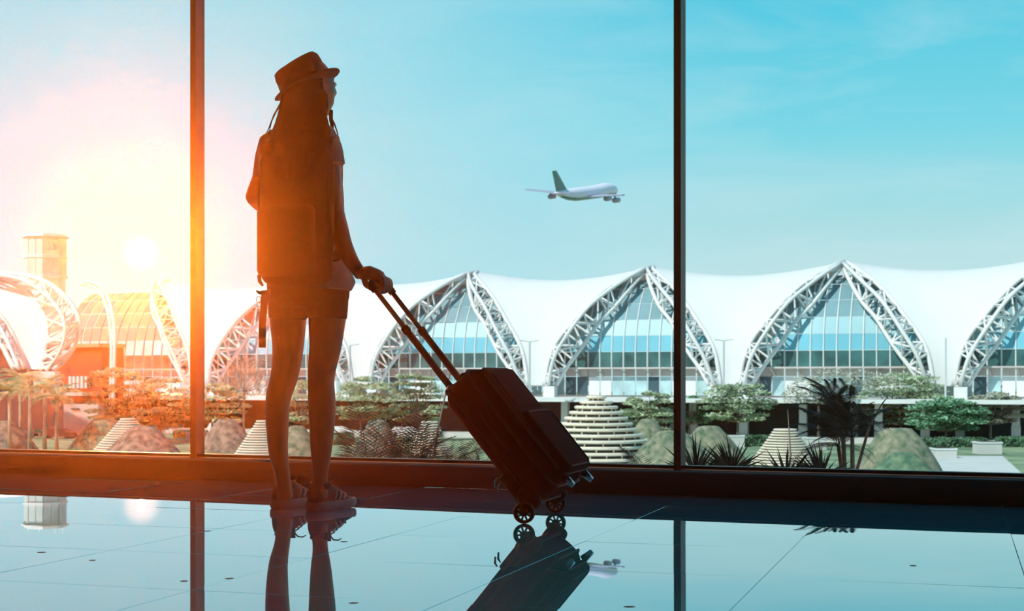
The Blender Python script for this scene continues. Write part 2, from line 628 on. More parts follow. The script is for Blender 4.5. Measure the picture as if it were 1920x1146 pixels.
MEM_LABEL = {
    -1: 'white fabric roof between the low sun and the woman, narrowing to a foot',
    0: 'white fabric roof beside the hand that holds the suitcase',
    1: 'white fabric roof in the middle, above the suitcase top',
    2: 'broad white fabric roof just past the dark mullion',
    3: 'white fabric roof behind the single post lamp',
    4: 'white fabric roof at the far end of the row, past the last truss'}
for k in range(-1, 5):
    Lc = LEGS[k - 1, -1][0]
    Rc = LEGS[k, 1][0]
    NV = 15
    rows = []
    for i in range(NT):
        row = []
        a, b = Vector(Lc[i]), Vector(Rc[i])
        wdt = (b - a).length
        z = a.z
        inward = (nv * max(.15, (12.0 - vault(z)) / 12.0) + Vector((0, 0, -max(0.0, z) / 16.6))).normalized()
        for j in range(NV):
            v = j / (NV - 1)
            row.append(a.lerp(b, v) + inward * (.058 * wdt * math.sin(PI * v)))
        rows.append(row)
    back = []
    for row in rows[-2::-1]:     # the far slope of the vault
        back.append([p + nv * 2 * (12.0 - (p - P0).dot(nv)) for p in row])
    P = rows + back
    Q = [[p + (nv * .12 + Vector((0, 0, -.12))) for p in row] for row in P]
    mb = MB()
    mb.grid(P); mb.grid(Q)
    h, w = len(P), len(P[0])
    edge = [(0, j) for j in range(w)] + [(i, w - 1) for i in range(1, h)] + [(h - 1, j) for j in range(w - 2, -1, -1)] + [(i, 0) for i in range(h - 2, 0, -1)]
    for a in range(len(edge)):
        (i, j), (i2, j2) = edge[a], edge[(a + 1) % len(edge)]
        mb.quad(P[i][j], P[i2][j2], Q[i2][j2], Q[i][j])
    o = obj('roof_membrane', mb, 'membrane', None, True)
    tag(o, MEM_LABEL[k], 'roof', 'white fabric roofs of the terminal')

# curtain walls under the arches
FP = [(2.6, -1.7), (2.6, .9), (2.6, 2.1), (2.6, 4.3), (3.0, 6.5), (3.7, 8.7), (5.2, 11.0), (7.4, 13.2), (10.0, 14.6)]
FMAT = ['glass_shop', 'concrete', 'glass_dark', 'glass_blue', 'glass_mid', 'glass_high', 'glass_high', 'glass_high']
NCOL = 16
WALL_LABEL = {
    -2: 'glazed front with shade in its panel colour below the low sun, mullions along its foot',
    -1: 'pale blue glazed front seen between and beside the legs of the woman',
    0: 'blue curved glazed front behind the suitcase and its handle',
    1: 'blue curved glazed front above the stepped cone',
    2: 'tall blue glazed front under the pointed arch, ten mullions wide',
    3: 'blue glazed front beyond the single post lamp, cut by the view edge'}

def zmax_at(o):
    o = min(o, 1 - o)
    return float(np.interp(o, [p[1] for p in PA], [p[0] for p in PA]))

for k in range(-2, 4):
    th = thing('curtain_wall', T(k + .5, 2.6, -1.7), WALL_LABEL[k], 'glass wall', 'glazed fronts of the terminal')
    rng = random.Random(50 + k)
    for c in range(NCOL):
        o0, o1 = c / NCOL, (c + 1) / NCOL
        zt = max(zmax_at(o0), zmax_at(o1)) + .6
        if k == -2 and o0 < .5:
            zt = 15.0
        for r in range(len(FP) - 1):
            (m0, z0), (m1, z1) = FP[r], FP[r + 1]
            if z0 > zt:
                continue
            ins = .0035
            q = [T(k + o0 + ins, m0, z0 + .04), T(k + o1 - ins, m0, z0 + .04), T(k + o1 - ins, m1, z1 - .04), T(k + o0 + ins, m1, z1 - .04)]
            mb = MB()
            mb.quad(*q)
            nn = nv * .08
            mb.add([p + nn for p in q], [(3, 2, 1, 0)])
            mb.add(q + [p + nn for p in q], [(0, 4, 5, 1), (1, 5, 6, 2), (2, 6, 7, 3), (3, 7, 4, 0)])
            mt = FMAT[r]
            if k == -2 and r in (3, 4):
                mt = 'glass_shop' if r == 3 else 'vault_shaded'
            if k == -2 and r > 4:
                mt = 'vault_shaded'
            if r == 0 and (c % 7 == 2 or (k == 1 and c == 3)):
                mt = 'shop_dark'
            if r == 0 and c % 7 in (4, 5) :
                mt = 'deck_white'
            obj('spandrel_panel' if mt == 'concrete' else 'pane', mb, mt, th)
        # mullion at the column's edge follows the glass
        pts = []
        zt0 = zmax_at(o0) + .6
        for (m, z) in FP[2:]:
            if z <= zt0 + 1.5:
                pts.append(T(k + o0, m - .10, z))
        if len(pts) > 1:
            mb = MB()
            mb.tube(pts, .10, 4)
            obj('mullion', mb, 'mullion_pale' if k > -2 else 'vault_shaded', th)
    # brackets under the overhang of the glazing
    for c in range(1, NCOL, 2):
        rod('bracket', T(k + c / NCOL, 1.2, 2.0), T(k + (c + .3) / NCOL, 2.5, .9), .12, 'concrete', th, 4)
    mb = MB()
    mb.box(T(k + .5, 1.9, 2.05), (BAYL - .1, 1.6, .22), TROT)
    obj('sill_beam', mb, 'concrete', th)

# the level the terminal stands on, the dark floor under it, columns, and kerb
def terminal_base():
    mb = MB()
    mb.box(T(1.0, 6.0, -2.15), (BAYL * 6.4, 34.0, .5), TROT)
    o = struct(obj('terrace_deck', mb, 'deck_white'), 'long white deck edge running under the terminal fronts', 'deck')
    mb = MB()
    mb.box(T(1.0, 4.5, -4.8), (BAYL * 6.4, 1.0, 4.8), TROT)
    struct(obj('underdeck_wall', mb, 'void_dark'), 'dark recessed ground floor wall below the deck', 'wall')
    mb = MB()
    mb.box(T(1.0, -8.2, G + .30), (BAYL * 6.4, 7.0, .6), TROT)
    struct(obj('pavement_terminal', mb, 'paving'), 'pale raised pavement along the ground floor', 'pavement')
    labels = {1300: 'white square column behind the flat-topped mound', 1395: 'white column beside the layered tree', 1506: 'slim white column behind the slatted dome',
              1648: 'white column next to the leaning dark stem', 1600: 'white column hidden partly by the dark leaning plant',
              1905: 'white column at the far end of the pavement', 1060: 'white column beside the stepped cone', 1735: 'white column behind the green umbrella tree', 1800: 'white column between two umbrella trees'}
    for px, lb in labels.items():
        u = (px - 960) / F
        # point on the line m = -6
        k = None
        a = T(0, -6, 0); d = bay
        k = (u * a.y - a.x) / (d.x - u * d.y)
        p = T(k, -6, 0)
        th = thing('deck_column', Vector((p.x, p.y, G + .6)), lb, 'column', 'columns under the deck')
        mb = MB()
        mb.box(Vector((p.x, p.y, (G + .6 - 2.4) / 2)), (.9, .9, -2.4 - G - .6), TROT)
        obj('shaft', mb, 'deck_white', th)
        mb = MB()
        mb.box(Vector((p.x, p.y, G + .6 + .8)), (1.05, 1.05, 1.6), TROT)
        obj('plinth', mb, 'paving', th)

terminal_base()

# ------------------------------------------------------------------ the wing beside it, nearer on that side
def wing():
    def P(pts, ys, n):
        q = curve_pts([tuple(at(x, y, Y)) for (x, y), Y in zip(pts, ys)], n)
        return [Vector(v) for v in q]
    outer = P([(-140, 520), (-60, 512), (0, 513), (50, 517), (88, 530), (116, 551), (137, 577), (147, 604), (144, 634), (129, 665), (101, 694)], [176, 172, 169, 167, 165, 163.5, 162, 161, 160.5, 160, 160], 31)
    inner = P([(-140, 540), (-60, 518), (0, 522), (32, 532), (56, 551), (76, 578), (87, 607), (88, 634), (82, 662), (78, 678), (75, 692)], [178, 174, 171, 169, 167.5, 166, 165, 164, 163, 162, 161], 31)
    mid = P([(-140, 528), (-60, 514), (20, 519), (58, 533), (84, 552), (106, 575), (119, 601), (121, 630), (112, 660), (98, 682), (88, 694)], [174, 170, 166, 164, 162, 160, 158.5, 158, 158, 158.5, 159.5], 31)
    th = thing('arch_truss', at(88, 694, 160), 'big white truss curling over the palms, fabric roof on its inner side', 'truss', 'white arched roof trusses of the terminal')
    truss_between(th, (outer, mid, inner), (.32, .2, .3), 'truss_paint', 16, .15)
    mb = MB()
    mb.box(at(88, 700, 160) + Vector((0, 0, -1.3)), (2.4, 2.0, 3.0))
    obj('pier', mb, 'deck_white', th)
    # the second truss below it
    o2 = P([(-70, 520), (-30, 560), (0, 592), (20, 622), (34, 655), (46, 690)], [171, 168, 166, 164.5, 163, 162], 15)
    i2 = P([(-95, 540), (-55, 575), (-22, 605), (0, 640), (16, 672), (26, 692)], [170, 167, 165, 163.5, 162, 161], 15)
    m2 = P([(-82, 530), (-44, 565), (-12, 598), (9, 630), (24, 664), (36, 692)], [168, 165, 163, 161.5, 160, 159], 15)
    t2 = thing('arch_truss', at(36, 692, 160), 'shaded truss leg behind the palm tops at the edge of the view', 'truss', 'white arched roof trusses of the terminal')
    truss_between(t2, (o2, m2, i2), (.3, .22, .3), 'truss_warm', 6, .16)
    # fabric between them
    L2 = P([(-140, 600), (-70, 520), (-30, 560), (0, 592), (20, 622), (34, 655), (46, 690)], [174, 171, 168, 166, 164.5, 163, 162], 31)
    rows = []
    for a, b in zip(inner, L2):
        rows.append([a.lerp(b, v / 10) + Vector((0, .06 * (b - a).length * math.sin(PI * v / 10), -.03 * (b - a).length * math.sin(PI * v / 10))) for v in range(11)])
    mb = MB()
    mb.grid(rows)
    mb.grid([[p + Vector((.05, .15, -.05)) for p in r] for r in rows])
    o = obj('roof_membrane', mb, 'membrane', None, True)
    tag(o, 'white fabric roof curling inside the big C-shaped truss above the palms', 'roof', 'white fabric roofs of the terminal')
    # the tall slim arch seen edge on
    a = P([(150, 532), (172, 536), (190, 552), (201, 580), (207, 612), (209, 650), (208, 700), (207, 760)], [205, 203, 201, 199, 198, 197, 196.5, 196], 21)
    b = P([(158, 528), (182, 533), (199, 550), (209, 580), (214, 612), (215, 650), (214, 700), (212, 760)], [204, 202, 200, 198, 197, 196, 195.5, 195], 21)
    c = P([(154, 530), (178, 535), (195, 551), (206, 580), (211, 612), (213, 650), (212, 700), (210, 760)], [206, 204, 202, 200, 199.5, 199, 198.5, 198], 21)
    t3 = thing('arch_truss', at(209, 760, 196), 'slim white truss arch seen edge-on, below the sun and beside the control tower', 'truss', 'white arched roof trusses of the terminal')
    truss_between(t3, (a, b, c), (.24, .24, .2), 'truss_warm', 10, .12)
    # shaded front of the wing behind the palms
    d = (at(205, 700, 199) - at(-60, 700, 214)); d.z = 0
    Ln = d.length; d.normalize()
    rz = Matrix.Rotation(math.atan2(d.y, d.x), 3, 'Z')
    c = (at(205, 700, 199) + at(-60, 700, 214)) / 2
    roof = thing('shaded_hall', Vector((c.x, c.y, G)), 'dark shaded building front behind the palms, small window and balcony', 'building')
    zt = CH + (HZ - 652) * c.y / F
    mb = MB()
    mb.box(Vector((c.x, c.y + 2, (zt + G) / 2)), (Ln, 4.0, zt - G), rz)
    obj('front_wall', mb, 'wing_shade', roof)
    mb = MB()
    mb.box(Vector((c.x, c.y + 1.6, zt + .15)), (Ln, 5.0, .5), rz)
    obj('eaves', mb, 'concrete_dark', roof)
    for i in range(5):
        mb = MB()
        mb.box(at(133 + i * 7.5, 717, 200.2), (.42, .5, 1.7), rz)
        obj('window', mb, 'tower_glass', roof)
    mb = MB()
    mb.box(at(154, 739, 199.5), (6.5, 1.4, .5), rz)
    obj('balcony', mb, 'concrete', roof)
    # grey utility block at ground level
    kb = thing('utility_block', at(155, 795, 190) * 1.0, 'plain grey utility block with a dark slot behind the hill', 'building')
    mb = MB()
    p = at(158, 779, 190)
    mb.box(Vector((p.x, p.y, (p.z + G) / 2 + .8)), (4.6, 3.0, p.z - G + 1.4))
    obj('body', mb, 'concrete', kb)
    mb = MB()
    mb.box(at(141, 767, 188.4), (1.0, .2, .2))
    obj('slot', mb, 'void_dark', kb)

wing()

def tower():
    Y = 420.0
    c = at(85, 530, Y)
    g = thing('control_tower', Vector((c.x, Y, G)), 'pale eight-sided airport control tower with glazed cab and roof aerials', 'tower')
    s = Y / F
    zt = CH + (HZ - 445) * s
    zb = CH + (HZ - 520) * s
    r = 39.5 * s
    n = 8
    ph = R(12)
    def ring(rr, z):
        return [Vector((c.x + rr * math.cos(ph + 2 * PI * k / n), Y + rr * math.sin(ph + 2 * PI * k / n), z)) for k in range(n)]
    def disc(name, rr, z0, z1, mat, par=g):
        mb = MB()
        mb.loft([ring(rr, z0), ring(rr, z1)])
        return obj(name, mb, mat, par)
    disc('shaft', r * .92, G, zb, 'tower_wall')
    disc('core', r * .93, zb, zt, 'tower_wall')
    zm = (zb + zt) / 2 - 1.0 * s
    disc('ring_band', r * 1.02, zm - 2.2 * s, zm + 2.2 * s, 'deck_white')
    disc('ring_band', r * 1.02, zb - 3 * s, zb + 3 * s, 'deck_white')
    disc('roof_rim', r * 1.09, zt - 1.5 * s, zt + 1.6 * s, 'tower_wall')
    disc('roof_deck', r * .95, zt + 1.6 * s, zt + 5 * s, 'deck_white')
    for (z0, z1) in ((zb + 3.6 * s, zm - 2.8 * s), (zm + 2.8 * s, zt - 2 * s)):
        a, b = ring(r * .975, z0), ring(r * .975, z1)
        for k in range(n):
            l = (k + 1) % n
            for h0, h1 in ((.03, .485), (.515, .97)):
                mb = MB()
                mb.quad(a[k].lerp(a[l], h0), a[k].lerp(a[l], h1), b[k].lerp(b[l], h1), b[k].lerp(b[l], h0))
                obj('pane', mb, 'tower_glass', g)
    for i, x in enumerate((46, 52, 60, 74, 92, 103, 112, 118, 122)):
        p = at(x, 443, Y)
        rod('aerial', p, p + Vector((0, 0, (6 + (i * 5) % 9) * s)), .10, 'tower_wall', g)

tower()

# ------------------------------------------------------------------ the garden
def on_ground(px, py):
    return at(px, py, (CH - G) * F / (py - HZ))

def garden():
    mb = MB()
    P = []
    for Y in (24, 60, 100, 115, 130, 150, 170, 190, 230, 400, 900):
        row = []
        for X in np.linspace(-1.0, 1.0, 21):
            row.append(Vector((X * (Y * .8 + 40), Y, G)))
        P.append(row)
    mb.grid(P)
    struct(obj('ground', mb, 'lawn'), 'green lawn of the garden below the hall', 'lawn')
    mb = MB()
    q = [on_ground(1742, 897), on_ground(1925, 897), on_ground(1880, 856), on_ground(1757, 856)]
    mb.add([v + Vector((0, 0, .05)) for v in q] + [v + Vector((0, 0, -.1)) for v in q], [(0, 1, 2, 3), (0, 4, 5, 1), (1, 5, 6, 2), (2, 6, 7, 3), (3, 7, 4, 0)])
    struct(obj('path_paved', mb, 'paving'), 'pale paved walk leading to the terminal', 'path')
    mb = MB()
    q = [on_ground(1080, 884), on_ground(1200, 884), on_ground(1190, 868), on_ground(1080, 868)]
    mb.add([v + Vector((0, 0, .05)) for v in q] + [v + Vector((0, 0, -.1)) for v in q], [(0, 1, 2, 3), (0, 4, 5, 1), (1, 5, 6, 2), (2, 6, 7, 3), (3, 7, 4, 0)])
    struct(obj('path_cone', mb, 'deck_white'), 'white paving at the foot of the stepped cone', 'path')

garden()

def mound(px, top, base, rpx, mat, label, flat=.18, seed=0):
    c = on_ground(px, base)
    s = c.y / F
    H = (base - top) * s
    r = rpx * s
    rng = random.Random(seed)
    n, m = 36, 14
    ph = [rng.uniform(0, 6.28) for _ in range(6)]
    rings = []
    for i in range(m + 1):
        t = i / m
        rr = r * (flat + (1 - flat) * (1 - t) ** .92)
        if i == m:
            rr = r * flat * .55
        z = H * (1 - (1 - min(1, t * 1.04)) ** 1.12)
        ring = []
        for k in range(n):
            a = 2 * PI * k / n
            w = 1 + .035 * math.sin(2 * a + ph[0]) + .025 * math.sin(5 * a + ph[1] + 3 * t) + .012 * math.sin(11 * a + ph[2] + 7 * t)
            ring.append(Vector((c.x + rr * w * math.cos(a), c.y + rr * w * math.sin(a), G - .1 + z + .05 * math.sin(7 * a + ph[3] + 9 * t))))
        rings.append(ring)
    mb = MB()
    mb.loft(rings)
    o = obj('garden_mound', mb, mat, None, True)
    return tag(o, label, 'mound', 'grassy mounds in the garden')

mound(8, 788, 846, 62, 'mound_dry', 'dry brown mound below the palms at the edge of the view', seed=1)
mound(196, 783, 847, 72, 'mound_green', 'green hill behind the sloping slatted cone near the palms', seed=2)
mound(268, 797, 855, 74, 'mound_dry', 'dark dry mound in front of the slatted cone, beside the orange mullion', seed=3)
mound(425, 785, 846, 58, 'mound_dry', 'pinkish mound between the orange mullion and the woman', seed=4)
mound(556, 797, 858, 52, 'mound_grass', 'mound seen in the gap between the legs of the woman', seed=5)
mound(708, 786, 852, 46, 'mound_dry', 'pale round mound behind the dark feathery fronds', flat=.3, seed=6)
mound(1258, 806, 888, 96, 'mound_grass', 'grassy mound behind the dark mullion, next to the stepped cone', seed=7)
mound(1329, 797, 870, 74, 'mound_grass', 'flat-topped mound with a bare crown above the spiky plants', seed=8)
mound(1683, 801, 892, 86, 'mound_grass', 'large grassy mound past the leaning dark plant', flat=.25, seed=9)
mound(1693, 846, 905, 74, 'mound_green', 'low green mound in front of the large grassy one', flat=.2, seed=10)
mound(1215, 784, 850, 52, 'mound_grass', 'grey-green mound peeping out behind the stepped cone', seed=11)

def stepped(px, rows, base, label, mat='step_stone', th=.6, posts=False):
    """rows: (y, half width in pixels), top first"""
    c = on_ground(px, base)
    s = c.y / F
    o = thing('stepped_cone', Vector((c.x, c.y, G)), label, 'garden sculpture', 'stepped stone cones in the garden')
    gap = (rows[1][0] - rows[0][0]) * s
    core = []
    for i, (y, hw) in enumerate(rows):
        z = G + (base - y) * s
        r = hw * s
        mb = MB()
        h = gap * th
        b = min(h * .3, .08)
        prof_ = [(r - b, -h / 2), (r, -h / 2 + b), (r, h / 2 - b), (r - b, h / 2)]
        mb.lathe(prof_, (c.x, c.y, z), 40)
        obj('step_ring', mb, mat, o)
        core.append((max(.1, r - (.55 if posts else .22)), z))
        if posts and i < len(rows) - 1:
            np_ = 9 + i
            for k in range(np_):
                a = 2 * PI * (k + .37 * i) / np_
                rod('post', (c.x + (r - .25) * math.cos(a), c.y + (r - .25) * math.sin(a), z - gap + h / 2 - .02), (c.x + (r - .25) * math.cos(a), c.y + (r - .25) * math.sin(a), z - h / 2 + .02), .07, mat, o)
    mb = MB()
    core = [(core[-1][0], G - .1)] + core[::-1]
    mb.lathe(core, (c.x, c.y, 0), 32)
    obj('core', mb, 'step_gap', o)
    return o

stepped(1118, [(745, 19), (754.5, 31), (764, 41), (774, 51), (784.5, 60), (795, 69), (805, 77), (815.5, 86), (826, 97), (837, 97), (848, 96), (859, 95)], 872,
        'tall stepped cone of pale stone discs with dark gaps beside the suitcase', posts=True)

def slats(px, top, base, r0, r1, n, label):
    rows = [(top + (base - 4 - top) * i / (n - 1), r0 + (r1 - r0) * (i / (n - 1)) ** 1.05) for i in range(n)]
    stepped(px, rows, base, label, th=.62)

slats(1472, 806, 873, 22, 67, 14, 'slatted stone dome just past the dark mullion, behind the spiky leaves')
slats(240, 786, 850, 15, 66, 15, 'slatted stone cone beside the green hill below the sun')
slats(492, 790, 854, 12, 52, 14, 'slatted stone cone half hidden behind the leg of the woman')
slats(806, 792, 856, 16, 42, 13, 'slatted stone dome close by the suitcase, behind the dark fronds')

# hedges and low white planters
def leafy_box(name, c, size, mat, label, cat, n, rot=None, leaf=.28, seed=0):
    rng = random.Random(seed)
    mb = MB()
    rot = rot or Matrix.Identity(3)
    mb.box(c, [k * .93 for k in size], rot)
    for _ in range(n):
        f = rng.choice('xxyyyzzz')
        p = Vector([rng.uniform(-.5, .5) * k for k in size])
        if f == 'x': p.x = math.copysign(size[0] / 2, p.x)
        if f == 'y': p.y = -size[1] / 2
        if f == 'z': p.z = size[2] / 2
        p = Vector(c) + rot @ p
        a = Vector((rng.gauss(0, 1), rng.gauss(0, 1), rng.gauss(0, 1))).normalized() * leaf
        b = a.cross(Vector((rng.gauss(0, 1), rng.gauss(0, 1), rng.gauss(0, 1)))).normalized() * leaf * .7
        mb.quad(p - a, p - b, p + a, p + b)
    o = obj(name, mb, mat)
    return tag(o, label, cat, 'clipped hedges in the garden')

for i, (x0, x1, y, hpx, lb) in enumerate([
        (1378, 1452, 836, 17, 'dark clipped hedge between the flat-topped mound and the slatted dome'),
        (1715, 1842, 838, 15, 'dark clipped hedge under the two umbrella trees'),
        (1872, 1960, 838, 16, 'dark clipped hedge beyond the stone planter'),
        (330, 385, 821, 12, 'dark hedge at the foot of the orange mullion'),
        (60, 175, 818, 9, 'low dark hedge behind the lawn below the palms'),
        (575, 660, 834, 20, 'dark hedge behind the calves of the woman'),
        (1268, 1300, 822, 24, 'rounded dark bush beside the dark mullion')]):
    a, b = on_ground(x0, y), on_ground(x1, y)
    h = hpx * a.y / F
    leafy_box('hedge', (a + b) / 2 + Vector((0, 0, h / 2 - .05)), ((b - a).length, 2.4, h + .1), 'hedge_leaf', lb, 'hedge', 420, None, .3, i)

for x0, x1, top, base, lb in [(1754, 1794, 843, 860, 'white low box planter beside the paved walk'),
                              (1837, 1879, 831, 852, 'pale square stone planter holding the brownish tree'),
                              (1514, 1550, 822, 844, 'white square planter behind the slatted dome'),
                              (1362, 1396, 818, 839, 'white square planter under the layered tree'),
                              (348, 378, 812, 826, 'pale stone bench planter next to the orange mullion')]:
    c = on_ground((x0 + x1) / 2, base)
    s = c.y / F
    w, h = (x1 - x0) * s, (base - top) * s
    o = thing('planter', Vector((c.x, c.y + w / 2, G)), lb, 'planter', 'white stone planters')
    mb = MB()
    mb.box((c.x, c.y + w / 2, G + h / 2), (w, w, h))
    obj('box', mb, 'paving', o)
    mb = MB()
    mb.box((c.x, c.y + w / 2, G + h + .02), (w * 1.06, w * 1.06, .16))
    obj('rim', mb, 'deck_white', o)
    mb = MB()
    mb.box((c.x, c.y + w / 2, G + h + .06), (w * .85, w * .85, .12))
    obj('soil', mb, 'soil', o)

# ------------------------------------------------------------------ trees
def tree(px, base_y, Y, clumps, mat, label, trunk_r=.16, twig=False, seed=0, leaves=270, lsize=.27, fork=None):
    """clumps: (px, py, half width px, half height px)"""
    rng = random.Random(seed)
    s = Y / F
    b = at(px, base_y, Y); b.z = G
    th = thing('umbrella_tree' if not twig else 'bare_tree', b, label, 'tree', 'trees in front of the terminal')
    ym = max(c[1] for c in clumps)
    head = at(px, ym + 4, Y)
    mb = MB()
    mb.tube([b - Vector((0, 0, .1)), b.lerp(head, .5) + Vector((.1 * rng.uniform(-1, 1), 0, 0)), head], [trunk_r * 1.3, trunk_r, trunk_r * .8], 7)
    obj('trunk', mb, 'bark', th, True)
    cm = MB()
    for (cx, cy, hw, hh) in clumps:
        c = at(cx, cy, Y + rng.uniform(-1.5, 1.5))
        mb = MB()
        midp = head.lerp(c, .5) + Vector((0, 0, -.15))
        mb.tube([head, midp, c], [trunk_r * .55, trunk_r * .4, trunk_r * .15], 5)
        obj('branch', mb, 'bark', th)
        rw, rh = hw * s, hh * s
        n = int(leaves * max(.5, hw * hh / 350))
        for _ in range(n):
            while True:
                p = Vector((rng.uniform(-1, 1), rng.uniform(-1, 1), rng.uniform(-.55, 1)))
                if p.x * p.x + p.y * p.y + p.z * p.z < 1 and rng.random() < .35 + .65 * (p.x * p.x + p.y * p.y + p.z * p.z):
                    break
            q = c + Vector((p.x * rw, p.y * rw * .85, p.z * rh))
            if twig:
                d = Vector((p.x * rw + rng.gauss(0, .35), p.y * rw + rng.gauss(0, .35), abs(rng.gauss(.55, .3)) * rh + .35)).normalized()
                L_ = rng.uniform(.5, 1.2)
                w_ = d.cross(Vector((rng.gauss(0, 1), rng.gauss(0, 1), rng.gauss(0, 1)))).normalized() * .035
                cm.quad(q - w_, q + w_, q + d * L_ + w_ * .4, q + d * L_ - w_ * .4)
            else:
                a = Vector((rng.gauss(0, 1), rng.gauss(0, 1), rng.gauss(0, .32))).normalized() * lsize * rng.uniform(.7, 1.4)
                e = a.cross(Vector((rng.gauss(0, .4), rng.gauss(0, .4), 1))).normalized() * lsize * .55
                cm.quad(q - a, q - e, q + a, q + e)
    o = obj('crown', cm, mat, th)
    o['kind'] = 'stuff'
    return th

def layered(cx, top, bottom, hw, rows, seed, per=3):
    """flat shelves of foliage, wide below the middle"""
    rng = random.Random(seed)
    out = []
    for i in range(rows):
        t = i / max(1, rows - 1)
        y = top + (bottom - top) * t
        w = hw * (.35 + .65 * math.sin(PI * (.18 + .62 * t)))
        for k in range(per):
            f = (k - (per - 1) / 2) / max(1, per - 1) * 2 if per > 1 else 0
            out.append((cx + f * w * .62 + rng.uniform(-6, 6), y + rng.uniform(-4, 4) + abs(f) * 4, w * .46, 5.5 + rng.uniform(-1, 2)))
    return out

tree(232, 828, 178, layered(218, 694, 792, 60, 8, 1), 'leaf_green', 'khaki layered tree spreading below the sun, beside the slatted cone', seed=1)
tree(302, 828, 176, layered(298, 712, 795, 55, 7, 2), 'leaf_green', 'yellow-green layered tree against the orange mullion', seed=2)
tree(398, 826, 176, layered(402, 722, 782, 62, 6, 3), 'leaf_green', 'broad layered tree between the orange mullion and the strap', seed=3)
tree(458, 824, 184, [(458, 716, 30, 34), (432, 730, 26, 26), (482, 728, 26, 28), (458, 692, 26, 22)], 'twig_pink', 'bare pinkish tree with fine upright twigs left of the knees'.replace('left of', 'beside'), twig=True, seed=4, leaves=160)
tree(566, 826, 180, layered(568, 716, 784, 52, 6, 5), 'leaf_green', 'green tree seen between the calves of the woman', seed=5)
tree(676, 828, 174, layered(686, 716, 782, 60, 7, 6), 'leaf_green', 'green layered tree between the woman and the suitcase handle', seed=6)
tree(785, 828, 178, layered(782, 706, 784, 52, 7, 7), 'leaf_green', 'green tree behind the lower end of the suitcase handle', seed=7)
tree(1228, 828, 176, layered(1214, 742, 800, 50, 6, 8), 'leaf_green', 'green spreading tree between the stepped cone and the dark mullion', seed=8)
tree(1292, 826, 182, layered(1296, 752, 788, 44, 4, 9), 'leaf_deep', 'low dark green tree directly behind the dark mullion', seed=9)
tree(1383, 836, 170, layered(1382, 724, 784, 68, 7, 10), 'leaf_green', 'layered tree with thin trunk above the white planter', seed=10)
tree(1535, 838, 172, [(1510, 728, 34, 26), (1560, 716, 46, 26), (1610, 718, 42, 26), (1545, 748, 48, 18), (1490, 745, 26, 20), (1655, 722, 38, 24)], 'leaf_grey', 'wide grey half-bare tree behind the leaning dark plant', seed=11, leaves=170, lsize=.2)
tree(1690, 836, 176, layered(1700, 706, 785, 84, 8, 12, 4), 'leaf_green', 'big green tree above the large grassy mound', seed=12)
tree(1774, 842, 166, layered(1776, 752, 800, 80, 6, 13, 4), 'leaf_deep', 'umbrella tree with bright flat shelves above the white box planter', seed=13)
tree(1858, 838, 168, layered(1866, 742, 786, 62, 5, 14), 'leaf_grey', 'brownish flat tree growing from the square stone planter', seed=14)
tree(1872, 830, 188, [(1860, 712, 22, 8), (1862, 728, 30, 12), (1890, 735, 26, 12)], 'twig_pink', 'thin bare tree with a pink flat top near the view edge', twig=True, seed=15, leaves=120)
tree(1600, 834, 180, layered(1612, 748, 790, 50, 4, 16), 'leaf_green', 'green tree hidden partly by the leaning dark plant', seed=16)

# ------------------------------------------------------------------ palms below the curling truss
def frond_mesh(name, L, n, leaf, droop, width):
    mb = MB()
    pts = [Vector((0, L * t, L * (.55 * t - droop * t * t))) for t in np.linspace(0, 1, 9)]
    mb.tube(pts, [min(.03 * L, .02 + .01 * L) * (1 - .8 * t) * (.5 if L > 2 else .22) for t in np.linspace(0, 1, 9)], 4)
    for i in range(n):
        t = .12 + .88 * i / (n - 1)
        p = Vector((0, L * t, L * (.55 * t - droop * t * t)))
        l = leaf * math.sin(PI * (.12 + .8 * t)) + leaf * .15
        for sx in (-1, 1):
            tip = p + Vector((sx * l * .8, l * .5, -l * .25))
            w = Vector((0, width, 0))
            mid_ = p.lerp(tip, .5) + Vector((0, 0, l * .1))
            mb.add([p, mid_ - w, tip, mid_ + w], [(0, 1, 2, 3)])
    return mb.mesh(name)

def palms():
    fm = frond_mesh('frond', 2.6, 15, .75, .75, .09)
    fm.materials.append(MATS['palm_leaf'])
    for i, (x, ytop, yb, Y, lb) in enumerate([
            (18, 716, 812, 150, 'leafy palm with pale trunk at the edge of the view'),
            (56, 712, 816, 146, 'tallest palm with bare pale trunk under the curling truss'),
            (84, 708, 812, 152, 'bushy palm behind the pale trunk, crown reaching the truss foot'),
            (106, 726, 814, 149, 'palm with drooping fronds beside the dark window wall'),
            (38, 690, 808, 156, 'high palm crown in front of the white curling truss')]):
        rng = random.Random(i + 3)
        b = at(x, yb, Y); b.z = G
        h = at(x, ytop + 18, Y)
        th = thing('palm_tree', b, lb, 'palm', 'palms below the curling truss')
        mb = MB()
        mb.tube([b, b.lerp(h, .5), h], [.24, .17, .2], 8)
        obj('trunk', mb, 'palm_stem', th, True)
        for k in range(17):
            a = 2 * PI * k / 17 + rng.uniform(-.2, .2)
            up = rng.uniform(-.35, .75)
            sc_ = rng.uniform(.75, 1.1)
            mw = Matrix.Translation(h) @ Matrix.Rotation(a, 4, 'Z') @ Matrix.Rotation(up, 4, 'X') @ Matrix.Scale(sc_, 4)
            link('frond', fm, None, th, mw)

palms()

